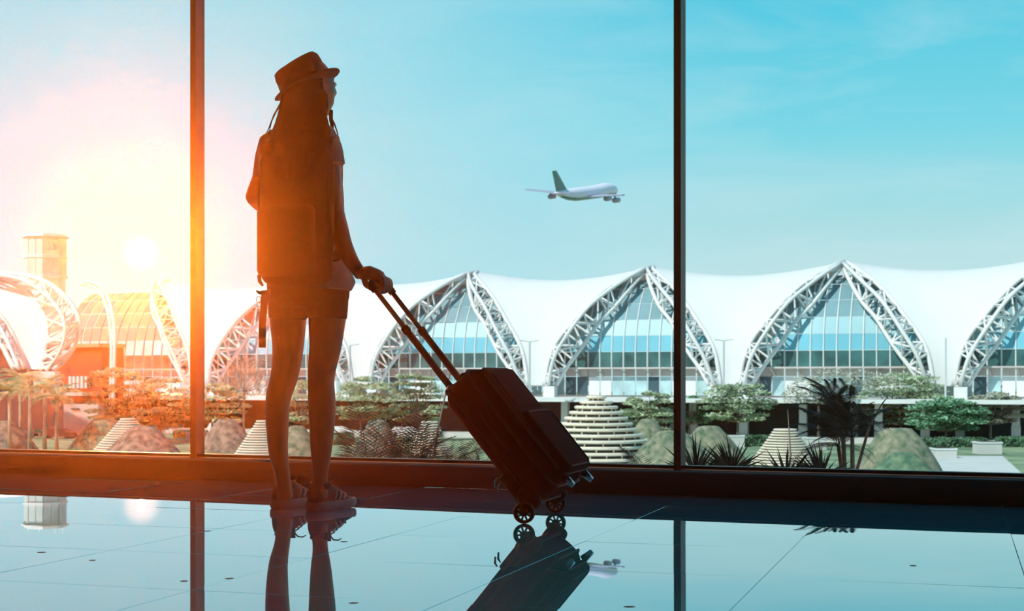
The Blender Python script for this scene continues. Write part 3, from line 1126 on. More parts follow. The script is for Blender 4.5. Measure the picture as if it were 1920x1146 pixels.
# ------------------------------------------------------------------ planter bed outside the glass with dark plants in the shade of the roof
def near_plants():
    mb = MB()
    mb.box(wall_at(1.0, 6.75, -.95), (15.0, 8.5, .5), WROT)
    struct(obj('planting_bed', mb, 'soil'), 'dark planting bed just outside the glass', 'planting bed')
    zb = -.72
    # cycads: arching fronds with thin leaflets
    fm = frond_mesh('frond', 1.0, 30, .24, .50, .0045)
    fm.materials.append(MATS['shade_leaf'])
    def cycad(px, Y, n, size, lb, seed, lo=.2, hi=1.2):
        rng = random.Random(seed)
        p = at(px, 900, Y); p.z = zb
        th = thing('cycad', p, lb, 'plant', 'dark plants in the bed outside the glass')
        mb = MB()
        top = p + Vector((0, 0, .22))
        mb.tube([p, top], [.09, .07], 8)
        obj('stem', mb, 'bark', th, True)
        for k in range(n):
            a = 2 * PI * k / n + rng.uniform(-.25, .25)
            mw = Matrix.Translation(top) @ Matrix.Rotation(a, 4, 'Z') @ Matrix.Rotation(rng.uniform(lo, hi), 4, 'X') @ Matrix.Scale(size * rng.uniform(.8, 1.1), 4)
            link('frond', fm, None, th, mw)
    cycad(690, 9.6, 26, .80, 'dark cycad with arching feathery fronds beside the calf of the woman', 1)
    cycad(765, 9.8, 24, .72, 'dark cycad with feathery fronds right under the suitcase'.replace('right ', 'close '), 2)
    cycad(850, 9.4, 20, .62, 'dark cycad hidden mostly behind the suitcase back', 3)
    cycad(1240, 9.3, 18, .58, 'dark cycad with arching fronds crossed by the dark mullion', 4)
    # yuccas: stiff blades
    def blade(L, w):
        mb = MB()
        mb.add([(-w * .5, 0, 0), (w * .5, 0, 0), (w, L * .45, .01), (0, L, -.03 * L), (-w, L * .45, .01), (0, L * .45, -.012)], [(0, 1, 2, 5), (0, 5, 4), (5, 2, 3), (5, 3, 4)])
        return mb.mesh('blade')
    bl = blade(.42, .011)
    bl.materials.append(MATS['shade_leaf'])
    def yucca(px, top_y, Y, n, lb, seed, size=1.0):
        rng = random.Random(seed)
        p = at(px, 900, Y); p.z = zb
        h = at(px, top_y, Y)
        th = thing('yucca', p, lb, 'plant', 'dark plants in the bed outside the glass')
        mb = MB()
        mb.tube([p, h], [.035, .025], 7)
        obj('stem', mb, 'bark', th, True)
        for k in range(n):
            a = rng.uniform(0, 2 * PI)
            el = math.asin(rng.uniform(-.25, 1))
            mw = Matrix.Translation(h) @ Matrix.Rotation(a, 4, 'Z') @ Matrix.Rotation(el, 4, 'X') @ Matrix.Scale(size * rng.uniform(.75, 1.1), 4)
            link('blade', bl, None, th, mw)
    yucca(1305, 892, 8.6, 70, 'spiky dark yucca next to the dark mullion', 11, .62)
    yucca(1372, 888, 8.6, 80, 'spiky dark yucca with fan of blades below the flat-topped mound', 12, .58)
    yucca(1475, 905, 8.4, 70, 'spiky dark yucca below the slatted dome', 13, .58)
    yucca(1540, 900, 8.4, 70, 'spiky dark yucca at the foot of the leaning palm', 14, .60)
    yucca(905, 900, 8.9, 60, 'spiky dark yucca behind the suitcase', 15, .55)
    # the leaning palm sapling, fronds blown to one side
    fm2 = frond_mesh('frond', .55, 34, .13, .62, .0055)
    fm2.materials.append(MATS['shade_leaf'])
    Y = 8.6
    p = at(1592, 900, Y); p.z = zb
    th = thing('palm_sapling', p, 'tall dark palm sapling with fronds bending to one side, against the pale columns', 'plant', 'dark plants in the bed outside the glass')
    rng = random.Random(5)
    heads = [at(1580, 795, Y), at(1598, 822, Y - .1), at(1572, 838, Y + .1)]
    for i, h in enumerate(heads):
        mb = MB()
        mb.tube([p + Vector((.03 * i, 0, 0)), p.lerp(h, .6) + Vector((.01 * i, 0, 0)), h], [.022, .016, .012], 6)
        obj('cane', mb, 'bark', th, True)
    for k in range(54):
        h = heads[k % 3]
        a = rng.uniform(0, 2 * PI) if k > 9 else rng.uniform(.6, 2.4)
        mw = Matrix.Translation(h) @ Matrix.Rotation(a, 4, 'Z') @ Matrix.Rotation(rng.uniform(-.2, 1.05), 4, 'X') @ Matrix.Scale(rng.uniform(.42, .72), 4)
        link('frond', fm2, None, th, mw)
    mb = MB()
    mb.tube([at(1604, 890, Y), at(1630, 800, Y), at(1652, 760, Y), at(1666, 742, Y)], [.012, .008, .005, .002], 5)
    obj('bare_shoot', mb, 'bark', th)
    mb = MB()
    Y = 13.5
    mb.tube([at(1485, 944, Y), at(1481, 830, Y), at(1477, 768, Y)], [.011, .008, .003], 5)
    o = obj('reed', mb, 'bark')
    tag(o, 'thin bare dark stem standing in front of the slatted dome', 'plant', 'dark plants in the bed outside the glass')
    mb = MB()
    mb.tube([at(800, 944, Y), at(822, 800, Y), at(846, 690, Y), at(851, 676, Y)], [.014, .011, .006, .002], 5)
    o = obj('reed', mb, 'bark')
    tag(o, 'thin bare dark stem rising behind the suitcase corner', 'plant', 'dark plants in the bed outside the glass')

near_plants()

# ------------------------------------------------------------------ lamp posts, cars, aeroplane
def lamp(px, top, base, Y, arms, lb):
    s = Y / F
    b = at(px, base, Y); t = at(px, top, Y)
    b.z = min(b.z, -1.9) if Y > 150 else G
    th = thing('lamp_post', b, lb, 'lamp post', 'lamp posts along the terminal')
    rod('pole', b, t, .11, 'pole_grey', th, 8)
    for d in arms:
        e = t + Vector((d * 13 * s, 0, 2 * s))
        a = rod('arm', t, e, .06, 'pole_grey', th)
        mb = MB()
        mb.box(e + Vector((d * 2 * s, 0, 0)), (5 * s, .35, 1.6 * s))
        obj('lamp_head', mb, 'pole_grey', th)

lamp(993, 641, 745, 178, (-1, 1), 'thin double-armed lamp post above the suitcase')
lamp(1357, 639, 745, 176, (-1, 1), 'thin double-armed lamp post past the dark mullion')
lamp(1773, 634, 745, 172, (), 'single post lamp before the last fabric roof')
lamp(368, 652, 748, 184, (-1, 1), 'double-armed lamp post beside the orange mullion')
lamp(656, 648, 748, 181, (1,), 'lamp post arm showing beside the thigh of the woman')

def car(px, py, Y, L, lb, mat='car_white', yaw=0.0, van=False):
    p = at(px, py, Y)
    p.z = G + (.0 if py > 770 else -1.9 - G)
    th = thing('car', p, lb, 'car', 'parked cars near the terminal')
    rot = Matrix.Rotation(yaw, 3, 'Z')
    h = 1.9 if van else 1.4
    prof_ = [(-.5, .25), (-.5, .62), (-.46, .70), (-.36, h / 1.4 * .98), (.18, h / 1.4), (.34, .72), (.49, .60), (.5, .25)]
    rings = []
    for w, sh in ((-.85, .0), (-.70, 1.0), (.70, 1.0), (.85, .0)):
        rings.append([p + rot @ Vector((x * L, w, .25 + (z - .25) * 1.4 * (1 if sh else .93))) for x, z in prof_])
    mb = MB(); mb.loft(rings)
    obj('body', mb, mat, th)
    for sx in (-.31, .31):
        for sy in (-.82, .82):
            c = p + rot @ Vector((sx * L, sy, .33))
            ax = rot @ Vector((0, .1, 0))
            rod('wheel', c - ax, c + ax, .33, 'car_dark', th, 12)
    for sy in (-.80, .80):
        mb = MB()
        q = [p + rot @ Vector((x * L, sy * (1.02 if z < 1 else .98), .25 + (z - .25) * 1.4)) for x, z in ((-.36, .72), (.28, .72), (.16, .93 * h / 1.4), (-.32, .93 * h / 1.4))]
        mb.quad(*q)
        obj('side_window', mb, 'car_dark', th)

car(418, 806, 196, 4.6, 'white van parked beyond the pinkish mound', van=True)
car(762, 806, 192, 4.4, 'white car parked between the two trees by the suitcase')
car(632, 808, 194, 4.4, 'white car showing beside the shin of the woman')
car(1282, 806, 190, 4.6, 'white van parked beside the dark mullion', van=True)
car(110, 812, 186, 4.4, 'dark car parked behind the lawn below the palms', 'car_dark')
car(38, 812, 186, 4.2, 'second dark car parked further from the grey block', 'car_dark')

def plane():
    Y = 760.0
    nose, tail = at(1163, 346, Y), at(1037, 378, Y)
    mid_ = (nose + tail) / 2
    Lp = 64.0
    s = Y / F
    dx, dz = 126 * s, 38 * s
    dy = math.sqrt(max(0, Lp * Lp - dx * dx - dz * dz))
    f = Vector((dx, dy, dz)).normalized()
    rt = f.cross(Vector((0, 0, 1))).normalized()
    up = rt.cross(f)
    roll = Matrix.Rotation(R(7), 3, f)
    rt, up = roll @ rt, roll @ up
    def W(a, b, c):
        return mid_ + f * a + rt * b + up * c
    th = thing('airplane', mid_ - up * 4, 'white airliner with green tail fin climbing across the blue sky', 'airplane')
    prof_ = [(32, .2, -.9), (31, 1.4, -.6), (28.5, 2.5, -.2), (24, 3.25, .3), (18, 3.5, .5), (10, 3.3, .1), (0, 3.25, 0), (-12, 3.2, 0), (-20, 2.6, .5), (-27, 1.5, 1.3), (-32, .4, 2.0)]
    mb = MB(); lo = MB()
    rings = []
    for a, r, c in prof_:
        rings.append([W(a, r * math.cos(t), c + r * 1.08 * math.sin(t)) for t in (2 * PI * k / 24 for k in range(24))])
    mb.loft(rings)
    obj('fuselage', mb, 'plane_white', th, True)
    rings = []
    for a, r, c in prof_[1:-1]:
        rings.append([W(a, r * 1.02 * math.cos(t), c + r * 1.10 * math.sin(t)) for t in np.linspace(PI + .5, 2 * PI - .5, 10)])
    mb = MB(); mb.grid(rings)
    obj('belly', mb, 'plane_green', th, True)
    def foil(name, root, tip, cr, ct, t, mat, swe, vert=False):
        mb = MB()
        rr = []
        for p, c, tt in ((root, cr, t), (tip, ct, t * .5)):
            p = Vector(p)
            nrm = Vector((0, 1, 0)) if vert else Vector((0, 0, 1))
            rr.append([W(*(p + Vector((x * c, 0, 0)) + nrm * (y * tt))) for x, y in ((.5, 0), (.2, .5), (-.2, .45), (-.5, 0), (-.2, -.35), (.2, -.5))])
        mb.loft(rr)
        return obj(name, mb, mat, th)
    for sd in (-1, 1):
        foil('wing', (4, sd * 2.5, -1.8), (-13, sd * 30, 1.2), 14, 3.5, 1.6, 'plane_grey', 0)
        foil('tailplane', (-27, sd * 1.0, 1.6), (-33.5, sd * 11, 2.6), 7.5, 2.6, .8, 'plane_grey', 0)
        for b, a in ((11, 3.5), (20, -3)):
            mb = MB()
            mb.tube([W(a + 2.6, sd * b, -2.6), W(a + 2.2, sd * b, -2.6), W(a - 2.4, sd * b, -2.6), W(a - 3.4, sd * b, -2.6)], [1.1, 1.45, 1.3, .7], 14)
            e = obj('engine', mb, 'plane_grey', th, True)
            mb = MB()
            mb.box(W(a - 1.5, sd * b, -1.0), (1, .4, 2.4))
            obj('pylon', mb, 'plane_grey', e)
    foil('tail_fin', (-25, 0, 2.6), (-32.5, 0, 13.4), 11, 4.2, .9, 'plane_green', 0, True)

plane()
# ------------------------------------------------------------------ the woman, seen from behind
YP = 5.21

def Q(px, py, d=0.0):
    return at(px, py, YP + d)

ft = Vector((.35, .937, 0)).normalized()      # where the torso faces
rt_ = Vector((ft.y, -ft.x, 0))                # towards her pulling arm
UPV = Vector((0, 0, 1))

def oval(c, a, b, n=28, rx=None, fx=None, p=2.0):
    rx, fx = rx or rt_, fx or ft
    out = []
    for k in range(n):
        t = 2 * PI * k / n
        x, y = math.cos(t), math.sin(t)
        out.append(c + rx * (a * math.copysign(abs(x) ** (2 / p), x)) + fx * (b * math.copysign(abs(y) ** (2 / p), y)))
    return out

# suitcase frame, needed for the hand
CW = Vector((.29, .957, 0)).normalized()
CT = Vector((-CW.y, CW.x, 0))
PHI = R(39.3)
CA = CT * math.sin(PHI) + UPV * math.cos(PHI)
CD = -CT * math.cos(PHI) + UPV * math.sin(PHI)
CO = Vector((.098, 4.88, .036))

def S(w, a, d):
    return CO + CW * w + CA * a + CD * d

GRIP = S(0, .975, .03)

def head_rings(c, fw, up, grow=0.0):
    """a head as rings of a deformed ellipsoid; fw: facing, up: crown"""
    sd = fw.cross(up).normalized()
    rings = []
    n, m = 36, 30
    for i in range(1, m):
        v = PI * i / m
        z = math.cos(v)
        ring = []
        for k in range(n):
            a = 2 * PI * k / n
            x, y = math.sin(v) * math.cos(a), math.sin(v) * math.sin(a)     # x: facing, y: side
            px, py, pz = x * .096, y * .075, z * .118
            if z < 0:                                   # jaw narrows
                py *= 1 + .30 * z
                px *= 1 + (.10 * z if x > 0 else .28 * z)
            if x > 0:
                e = lambda y0, z0, sy, sz: math.exp(-((y - y0) / sy) ** 2 - ((z - z0) / sz) ** 2)
                px += .017 * e(0, -.22, .17, .14) + .008 * e(0, -.05, .15, .18)     # nose and bridge
                px += .009 * e(0, -.48, .30, .07) + .008 * e(0, -.60, .28, .06)     # lips
                px += .013 * e(0, -.85, .40, .12)                                   # chin
                px -= .010 * (e(.42, .02, .2, .12) + e(-.42, .02, .2, .12))         # eye sockets
                px += .005 * (e(.45, .2, .3, .1) + e(-.45, .2, .3, .1))             # brow
            ring.append(c + fw * (px + (grow if px > 0 else -grow)) + sd * py + up * pz)
        rings.append(ring)
    return rings

def woman():
    base = Vector((Q(570, 955).x, YP, 0))
    th = thing('person', base, 'person in a brimmed hat, pale tee and dark shorts, back turned, pulling a suitcase', 'person')
    # ---- body, one skin
    mb = MB()
    tors = [(563, .0, .135, .10), (535, .0, .150, .112), (500, .0, .142, .108), (450, .0, .118, .094), (400, .0, .118, .094), (345, .0, .140, .10), (295, .0, .160, .096), (268, .0, .150, .085), (254, 0, .10, .07), (244, 0, .06, .058)]
    cx = {563: 578, 535: 578, 500: 576, 450: 571, 400: 568, 345: 566, 295: 563, 268: 562, 254: 565, 244: 568}
    mb.loft([oval(Q(cx[y], y, d), a, b) for y, d, a, b in tors])
    mb.tube([Q(568, 262, .0), Q(576, 235, .01), Q(583, 205, .02)], [.068, .056, .056], 18)
    legR = [(616, 540, -.03, .074), (615, 575, -.035, .072), (613, 605, -.035, .0675), (610, 650, -.035, .0587), (604, 688, -.03, .0525), (602, 715, -.032, .0485), (603, 740, -.042, .0495), (604, 765, -.05, .050), (603.5, 800, -.055, .046), (602, 850, -.06, .0375), (600.5, 888, -.06, .028), (599, 915, -.055, .030), (598, 935, -.05, .034)]
    legL = [(541, 540, .03, .074), (540, 575, .035, .071), (540, 605, .04, .067), (540, 650, .05, .0587), (535, 695, .06, .0525), (529, 720, .06, .0500), (522, 745, .05, .0465), (520, 770, .045, .0450), (520, 800, .04, .0420), (522, 850, .035, .0355), (529, 888, .03, .0290), (532, 915, .035, .030), (533, 935, .04, .034)]
    for leg in (legR, legL):
        pts = curve_pts([(*Q(x, y, d), r) for x, y, d, r in leg], 40)
        mb.tube([p[:3] for p in pts], [p[3] for p in pts], 20)
    armR = [(606, 262, -.055, .052), (612, 290, -.07, .047), (617, 325, -.08, .043), (621, 365, -.09, .040), (627, 400, -.10, .037), (635, 430, -.11, .036), (643, 458, -.12, .0335), (656, 485, -.13, .0285), (668, 503, -.14, .0245), (678, 517, -.15, .023)]
    armL = [(510, 272, .06, .048), (503, 300, .055, .044), (494, 332, .045, .040), (477, 364, .015, .030), (479, 372, .05, .032), (498, 388, .16, .030), (520, 392, .24, .025), (534, 394, .28, .022)]
    for arm in (armR, armL):
        pts = curve_pts([(*Q(x, y, d), r) for x, y, d, r in arm], 30)
        mb.tube([p[:3] for p in pts], [p[3] for p in pts], 16)
    # head, turned to the window and tipped up a little
    fw = Vector((.74, .62, .20)).normalized()
    up = (UPV - fw * UPV.dot(fw)).normalized()
    hc = Q(583, 166, .02)
    mb.loft(head_rings(hc, fw, up))
    sd = fw.cross(up).normalized()
    for s_ in (-1, 1):
        e = hc + sd * s_ * .074 - fw * .008 - up * .01
        mb.tube([e - up * .028, e - up * .01 + sd * s_ * .008, e + up * .012 + sd * s_ * .010, e + up * .028], [.007, .011, .014, .008], 8)
    # the hand closed round the grip
    g = GRIP
    gx, gy = (g.x * F / g.y + 960), HZ - (g.z - CH) * F / g.y
    dg_ = g.y - YP
    def H(dx, dy, w):
        p = at(gx + dx, gy + dy, g.y)
        return p + CW * w
    mb.tube([Q(676, 514, -.15), H(-20, -24, 0), H(-5, -17, 0), H(6, -13, 0)], [.023, .026, .027, .022], 14, flat=1.35, side=(CW.cross(Vector((.7, 0, -.7))).normalized()))
    for i, w in enumerate((-.036, -.012, .012, .035)):
        L_ = (1.0, 1.06, 1.0, .85)[i]
        mb.tube([H(4, -14, w * .9), H(12, -11 * L_, w), H(14.5, -2, w), H(11, 8 * L_, w), H(2, 12.5 * L_, w), H(-6 * L_, 10, w)], [.0115, .0115, .0105, .010, .009, .0075], 10)
    mb.tube([H(-17, -20, -.030), H(-20, -10, -.040), H(-17, 0, -.042), H(-9, 6, -.036), H(-1, 9, -.030)], [.013, .0125, .0115, .010, .008], 10)
    # the other hand, holding a strap in front of her
    hp = Q(536, 394, .285)
    for i in range(4):
        o_ = UPV * (.027 - .018 * i)
        mb.tube([hp + o_ - ft * .02, hp + o_ + ft * .03 + rt_ * .01, hp + o_ + ft * .05 + rt_ * .03, hp + o_ + ft * .035 + rt_ * .05], [.012, .010, .009, .007], 8)
    mb.tube([hp + UPV * .01, hp + UPV * .035 + rt_ * .02, hp + UPV * .04 + rt_ * .045 + ft * .02], [.014, .011, .008], 8)
    fuse('body', mb, .0048, 'skin', th, 3)
    for s_ in (-1, 1):
        e = hc + fw * .079 + sd * s_ * .031 + up * .003
        mb = MB()
        mb.lathe([(.001, -.012), (.008, -.009), (.012, 0), (.008, .009), (.001, .012)], e, 14)
        eye = obj('eye', mb, 'eye_white', th, True)
        mb = MB()
        mb.tube([e + fw * .0105, e + fw * .0126], [.005, .004], 10)
        obj('pupil', mb, 'hair', eye)
    # ---- hair
    mb = MB()
    bk = -fw
    rows = [(574, 140, .0, .070, .080), (571, 165, -.01, .078, .084), (568, 188, -.02, .082, .080), (565, 208, -.04, .086, .070), (561, 230, -.08, .094, .062), (557, 250, -.13, .104, .058), (553, 268, -.19, .104, .050), (550, 290, -.235, .088, .036), (549, 312, -.255, .066, .026), (548, 332, -.265, .03, .012)]
    mb.loft([oval(Q(x, y, d), a, b, 26) for x, y, d, a, b in rows])
    for k in range(18):        # locks over the back and shoulders
        rng = random.Random(k)
        x0 = 530 + k * 4.4
        e = rng.uniform(-9, 9)
        sp = (x0 - 566) * .22
        mb.tube([Q(x0 + 4, 176, -.07), Q(x0, 212, -.10), Q(x0 + sp + e * .4, 248, -.19), Q(x0 + sp * .6 - 6 + e, 296, -.275), Q(x0 - 10 + e * 1.5, 318 + rng.uniform(-6, 26), -.285)], [.014, .015, .014, .011, .003], 7)
    for pts in ([(598, 172), (603, 195), (602, 215), (600, 240), (602, 262)], [(592, 176), (596, 200), (594, 225), (592, 250), (592, 272)]):
        mb.tube([Q(x, y, -.03 - .02 * i) for i, (x, y) in enumerate(pts)], [.026, .026, .022, .018, .006], 9)
    mb.tube([Q(621, 205, .03), Q(620, 222, .03), Q(623, 238, .0), Q(622, 252, -.03)], [.008, .009, .008, .004], 7)
    hair = fuse('hair', mb, .0055, 'hair', th, 2)
    for pts in ([(528, 190), (518, 208), (509, 228), (504, 252)], [(526, 196), (514, 215), (506, 236), (497, 256)], [(617, 214), (627, 232), (633, 250), (634, 262)]):
        mb = MB()
        mb.tube([Q(x, y, -.03) for x, y in pts], [.0034, .0030, .0022, .001], 6)
        obj('loose_strand', mb, 'hair', hair, True)
    # ---- hat
    hu = Vector((-.36, -.05, .93)).normalized()
    hf = Vector((.93, .20, .36)); hf = (hf - hu * hf.dot(hu)).normalized()
    hs = hf.cross(hu).normalized()
    h0 = Q(574, 157, .02)
    def HR(r, rs, z, off=0.0, n=40, dip=0.0, front=0.0):
        out = []
        for k in range(n):
            a = 2 * PI * k / n
            c_, s_ = math.cos(a), math.sin(a)
            zz = z - dip * max(0, c_) * (1 - abs(s_)) + front * c_
            out.append(h0 + hf * (r * c_ + off) + hs * (rs * s_) + hu * zz)
        return out
    hat = None
    mb = MB()
    mb.loft([HR(.093, .082, -.012, -.006), HR(.093, .082, .02, -.006), HR(.0935, .081, .045, -.008), HR(.091, .076, .066, -.007), HR(.083, .065, .081, -.004, front=.008), HR(.066, .047, .090, .000, front=.012), HR(.045, .026, .088, .003, front=.012), HR(.02, .010, .082, .004)])
    hat = obj('hat', mb, 'felt', th, True)
    mb = MB()
    mb.loft([HR(.0945, .0835, -.008, -.006), HR(.0945, .0835, .022, -.006), HR(.0925, .0815, .022, -.006), HR(.0925, .0815, -.008, -.006)], cap=False, closed=True)
    obj('hat_band', mb, 'felt_band', hat, True)
    mb = MB()
    def BR(r, rs, z):
        out = []
        for k in range(48):
            a = 2 * PI * k / 48
            c_, s_ = math.cos(a), math.sin(a)
            t = (r - .088) / .042
            curl = (.012 * c_ * (1 if c_ > 0 else -.1) - .014 * s_ * s_ * 0 + .010 * abs(s_)) * t - (.010 * max(0, -c_)) * t
            out.append(h0 + hf * (r * c_ + .002) + hs * (rs * s_) + hu * (z + curl))
        return out
    mb.loft([BR(.086, .076, -.014), BR(.105, .095, -.017), BR(.122, .112, -.016), BR(.131, .120, -.011), BR(.131, .120, -.008), BR(.122, .112, -.011), BR(.105, .095, -.012), BR(.086, .076, -.008)], cap=False, closed=True)
    obj('hat_brim', mb, 'felt', hat, True)
    # ---- tee
    mb = MB()
    rows = [(546, 582, .158, .118), (530, 586, .166, .122), (500, 580, .152, .118), (460, 574, .140, .116), (412, 572, .150, .120), (370, 570, .152, .120), (330, 566, .154, .114), (295, 563, .170, .106), (268, 562, .160, .094), (252, 566, .105, .076), (243, 568, .072, .066)]
    mb.loft([oval(Q(x, y, .0), a, b, 36) for y, x, a, b in rows])
    mb.tube([Q(590, 262, -.04), Q(606, 260, -.06), Q(614, 280, -.072), Q(619, 300, -.08), Q(621, 312, -.082)], [.046, .056, .055, .052, .052], 20)
    mb.tube([Q(526, 262, .05), Q(510, 272, .055), Q(503, 298, .055), Q(498, 326, .048), Q(496, 342, .044)], [.05, .053, .050, .047, .048], 20)
    fuse('tee_shirt', mb, .0065, 'shirt', th, 3)
    # ---- shorts
    mb = MB()
    mb.loft([oval(Q(579, 578, 0), .115, .10), oval(Q(579, 560, 0), .155, .118), oval(Q(578, 535, 0), .160, .122), oval(Q(577, 500, 0), .150, .115), oval(Q(576, 490, 0), .145, .11)])
    mb.tube([Q(612, 535, -.03), Q(614, 570, -.035), Q(613, 598, -.036)], [.08, .0765, .0735], 20)
    mb.tube([Q(543, 535, .03), Q(541, 570, .036), Q(540, 598, .04)], [.08, .0755, .0725], 20)
    fuse('shorts', mb, .0065, 'denim', th, 3)
    # ---- shoes
    ff = Vector((.5, .866, 0)); lf = Vector((ff.y, -ff.x, 0))
    for nm, hx, hy in (('near', 586, 5.125), ('far', 519, 5.235)):
        hp = Vector(((hx - 960) / F * hy, hy, 0))
        def D(t, l, z):
            return hp + ff * t + lf * l + UPV * z
        st = [(-.012, .012), (-.004, .026), (.02, .036), (.06, .037), (.10, .035), (.14, .040), (.175, .043), (.20, .040), (.222, .029), (.234, .014)]
        def outline(gr, z, lift=0.0):
            l = [D(t, -(h + gr), z + lift * max(0, (t - .17) / .06)) for t, h in st]
            r = [D(t, (h + gr), z + lift * max(0, (t - .17) / .06)) for t, h in reversed(st)]
            return l + r
        shoe = None
        mb = MB()
        mb.loft([outline(-.003, 0.0, .006), outline(.003, .008, .005), outline(.004, .024, .003), outline(.0, .034, .002)])
        sole = obj('shoe', mb, 'shoe_sole', th, True)
        sole['label'] = 'sneaker with pale sole and dark upper'
        mb = MB()
        secs = [(-.006, .020, .088), (.012, .031, .094), (.04, .034, .092), (.075, .034, .092), (.10, .034, .085), (.13, .037, .070), (.165, .039, .054), (.195, .036, .046), (.218, .025, .040), (.228, .011, .034)]
        rings = []
        for t, h, z in secs:
            rings.append([D(t, h * math.cos(a) * (1 if math.sin(a) < .2 else .93), .028 + (z - .028) * max(0, math.sin(a)) ** .75) for a in (PI * k / 14 for k in range(15))])
        mb.loft(rings)
        obj('upper', mb, 'shoe_upper', sole, True)
        mb = MB()
        mb.lathe([(.036, .078), (.040, .098), (.037, .104), (.030, .102), (.028, .085)], D(.048, 0, 0), 20)
        obj('collar', mb, 'shoe_upper', sole, True)
        for sd_ in (-1, 1):
            for k in range(3):
                t = .095 + .026 * k
                mb = MB()
                pp = [D(t - .012, sd_ * .0385, .040), D(t, sd_ * .0375, .058 - .004 * k), D(t + .012, sd_ * .028, .074 - .010 * k)]
                mb.tube(pp, .0042, 5)
                obj('stripe', mb, 'shoe_stripe', sole)
        for k in range(5):
            t = .105 + .017 * k
            mb = MB()
            zz = .089 - .0078 * k
            mb.tube([D(t, -.020, zz - .006), D(t + .004, 0, zz + .002), D(t, .020, zz - .006)], .003, 5)
            obj('lace', mb, 'shoe_stripe', sole)
        mb = MB()
        mb.tube([D(.095, .004, .094), D(.112, .008, .112), D(.135, .014, .116), D(.150, .018, .110)], [.003, .003, .0028, .0015], 5)
        obj('lace', mb, 'shoe_upper', sole)
        mb = MB()
        mb.tube([D(.085, 0, .09), D(.092, 0, .115)], [.018, .014], 8, flat=.35, side=tuple(lf))
        obj('tongue', mb, 'shoe_upper', sole)
    return th

woman()

# ------------------------------------------------------------------ backpack on her back
def rounded(name, size, r, seg, M4, mat, parent, smooth=True):
    bm = bevel_box(size, r, seg)
    bm.transform(M4)
    me = bpy.data.meshes.new(name)
    bm.to_mesh(me)
    bm.free()
    me.polygons.foreach_set('use_smooth', [smooth] * len(me.polygons))
    return link(name, me, mat, parent)

def frame(o, x, y, z):
    return Matrix(((x.x, y.x, z.x, o.x), (x.y, y.y, z.y, o.y), (x.z, y.z, z.z, o.z), (0, 0, 0, 1)))

def backpack():
    c = Q(556, 402, -.185)
    th = thing('backpack', Vector((c.x, c.y, Q(0, 540).z)), 'black backpack worn on the back of the person, strap ends hanging', 'backpack')
    Fm = lambda o: frame(o, rt_, ft, UPV)
    def B(x, y, z):
        return c + rt_ * x + ft * y + UPV * z
    rounded('main_bag', (.27, .12, .50), .055, 4, Fm(B(0, 0, -.005)), 'pack', th)
    rounded('front_pocket', (.22, .055, .25), .025, 3, Fm(B(0, -.075, -.10)), 'pack', th)
    rounded('top_flap', (.25, .115, .07), .03, 3, Fm(B(0, -.004, .225)), 'pack', th)
    for s_ in (-1, 1):
        mb = MB()
        x = s_ * .085
        mb.tube([B(x, .05, .20), B(x - .005, .085, .275), B(x - .02, .15, .295), B(x - .035, .215, .25), B(x - .05, .240, .16), B(x - .055, .245, .02), B(x - .02 + .02 * s_, .21, -.08), B(x * 1.4, .06, -.16)], [.022] * 8, 8, flat=.3, side=tuple(rt_))
        obj('shoulder_strap', mb, 'strap', th, True)
        mb = MB()
        mb.tube([B(s_ * .137, -.01, .14), B(s_ * .142, -.01, -.02), B(s_ * .139, -.01, -.20)], .009, 6, flat=.4)
        obj('side_strap', mb, 'strap', th)
    mb = MB()
    mb.tube([B(-.03, .03, .245), B(-.025, .03, .285), B(.025, .03, .285), B(.03, .03, .245)], .008, 8)
    obj('haul_loop', mb, 'strap', th, True)
    # buckle, key ring and a long loose strap at the bottom corner
    mb = MB()
    mb.tube([Q(492, 512, -.20), Q(486, 518, -.20), Q(487, 528, -.20), Q(493, 536, -.20)], [.007, .008, .007, .004], 7)
    obj('buckle', mb, 'strap', th, True)
    mb = MB()
    mb.tube([Q(506, 548, -.19), Q(495, 550, -.20), Q(486, 549, -.20), Q(480, 545, -.20)], [.012, .009, .006, .002], 7)
    obj('webbing_tab', mb, 'strap', th, True)
    mb = MB()
    mb.tube([Q(497, 545, -.20), Q(495, 572, -.20), Q(492, 610, -.20), Q(492, 652, -.20)], [.0125] * 4, 8, flat=.2, side=tuple(Vector((1, 0, 0))))
    obj('loose_strap', mb, 'strap', th, True)
    mb = MB()
    n = 20
    cc = Q(485, 562, -.20)
    pts = [cc + Vector((.008 * math.cos(2 * PI * k / n), 0, .0115 * math.sin(2 * PI * k / n))) for k in range(n + 1)]
    mb.tube(pts, .0013, 5)
    obj('key_ring', mb, 'case_metal', th)

backpack()

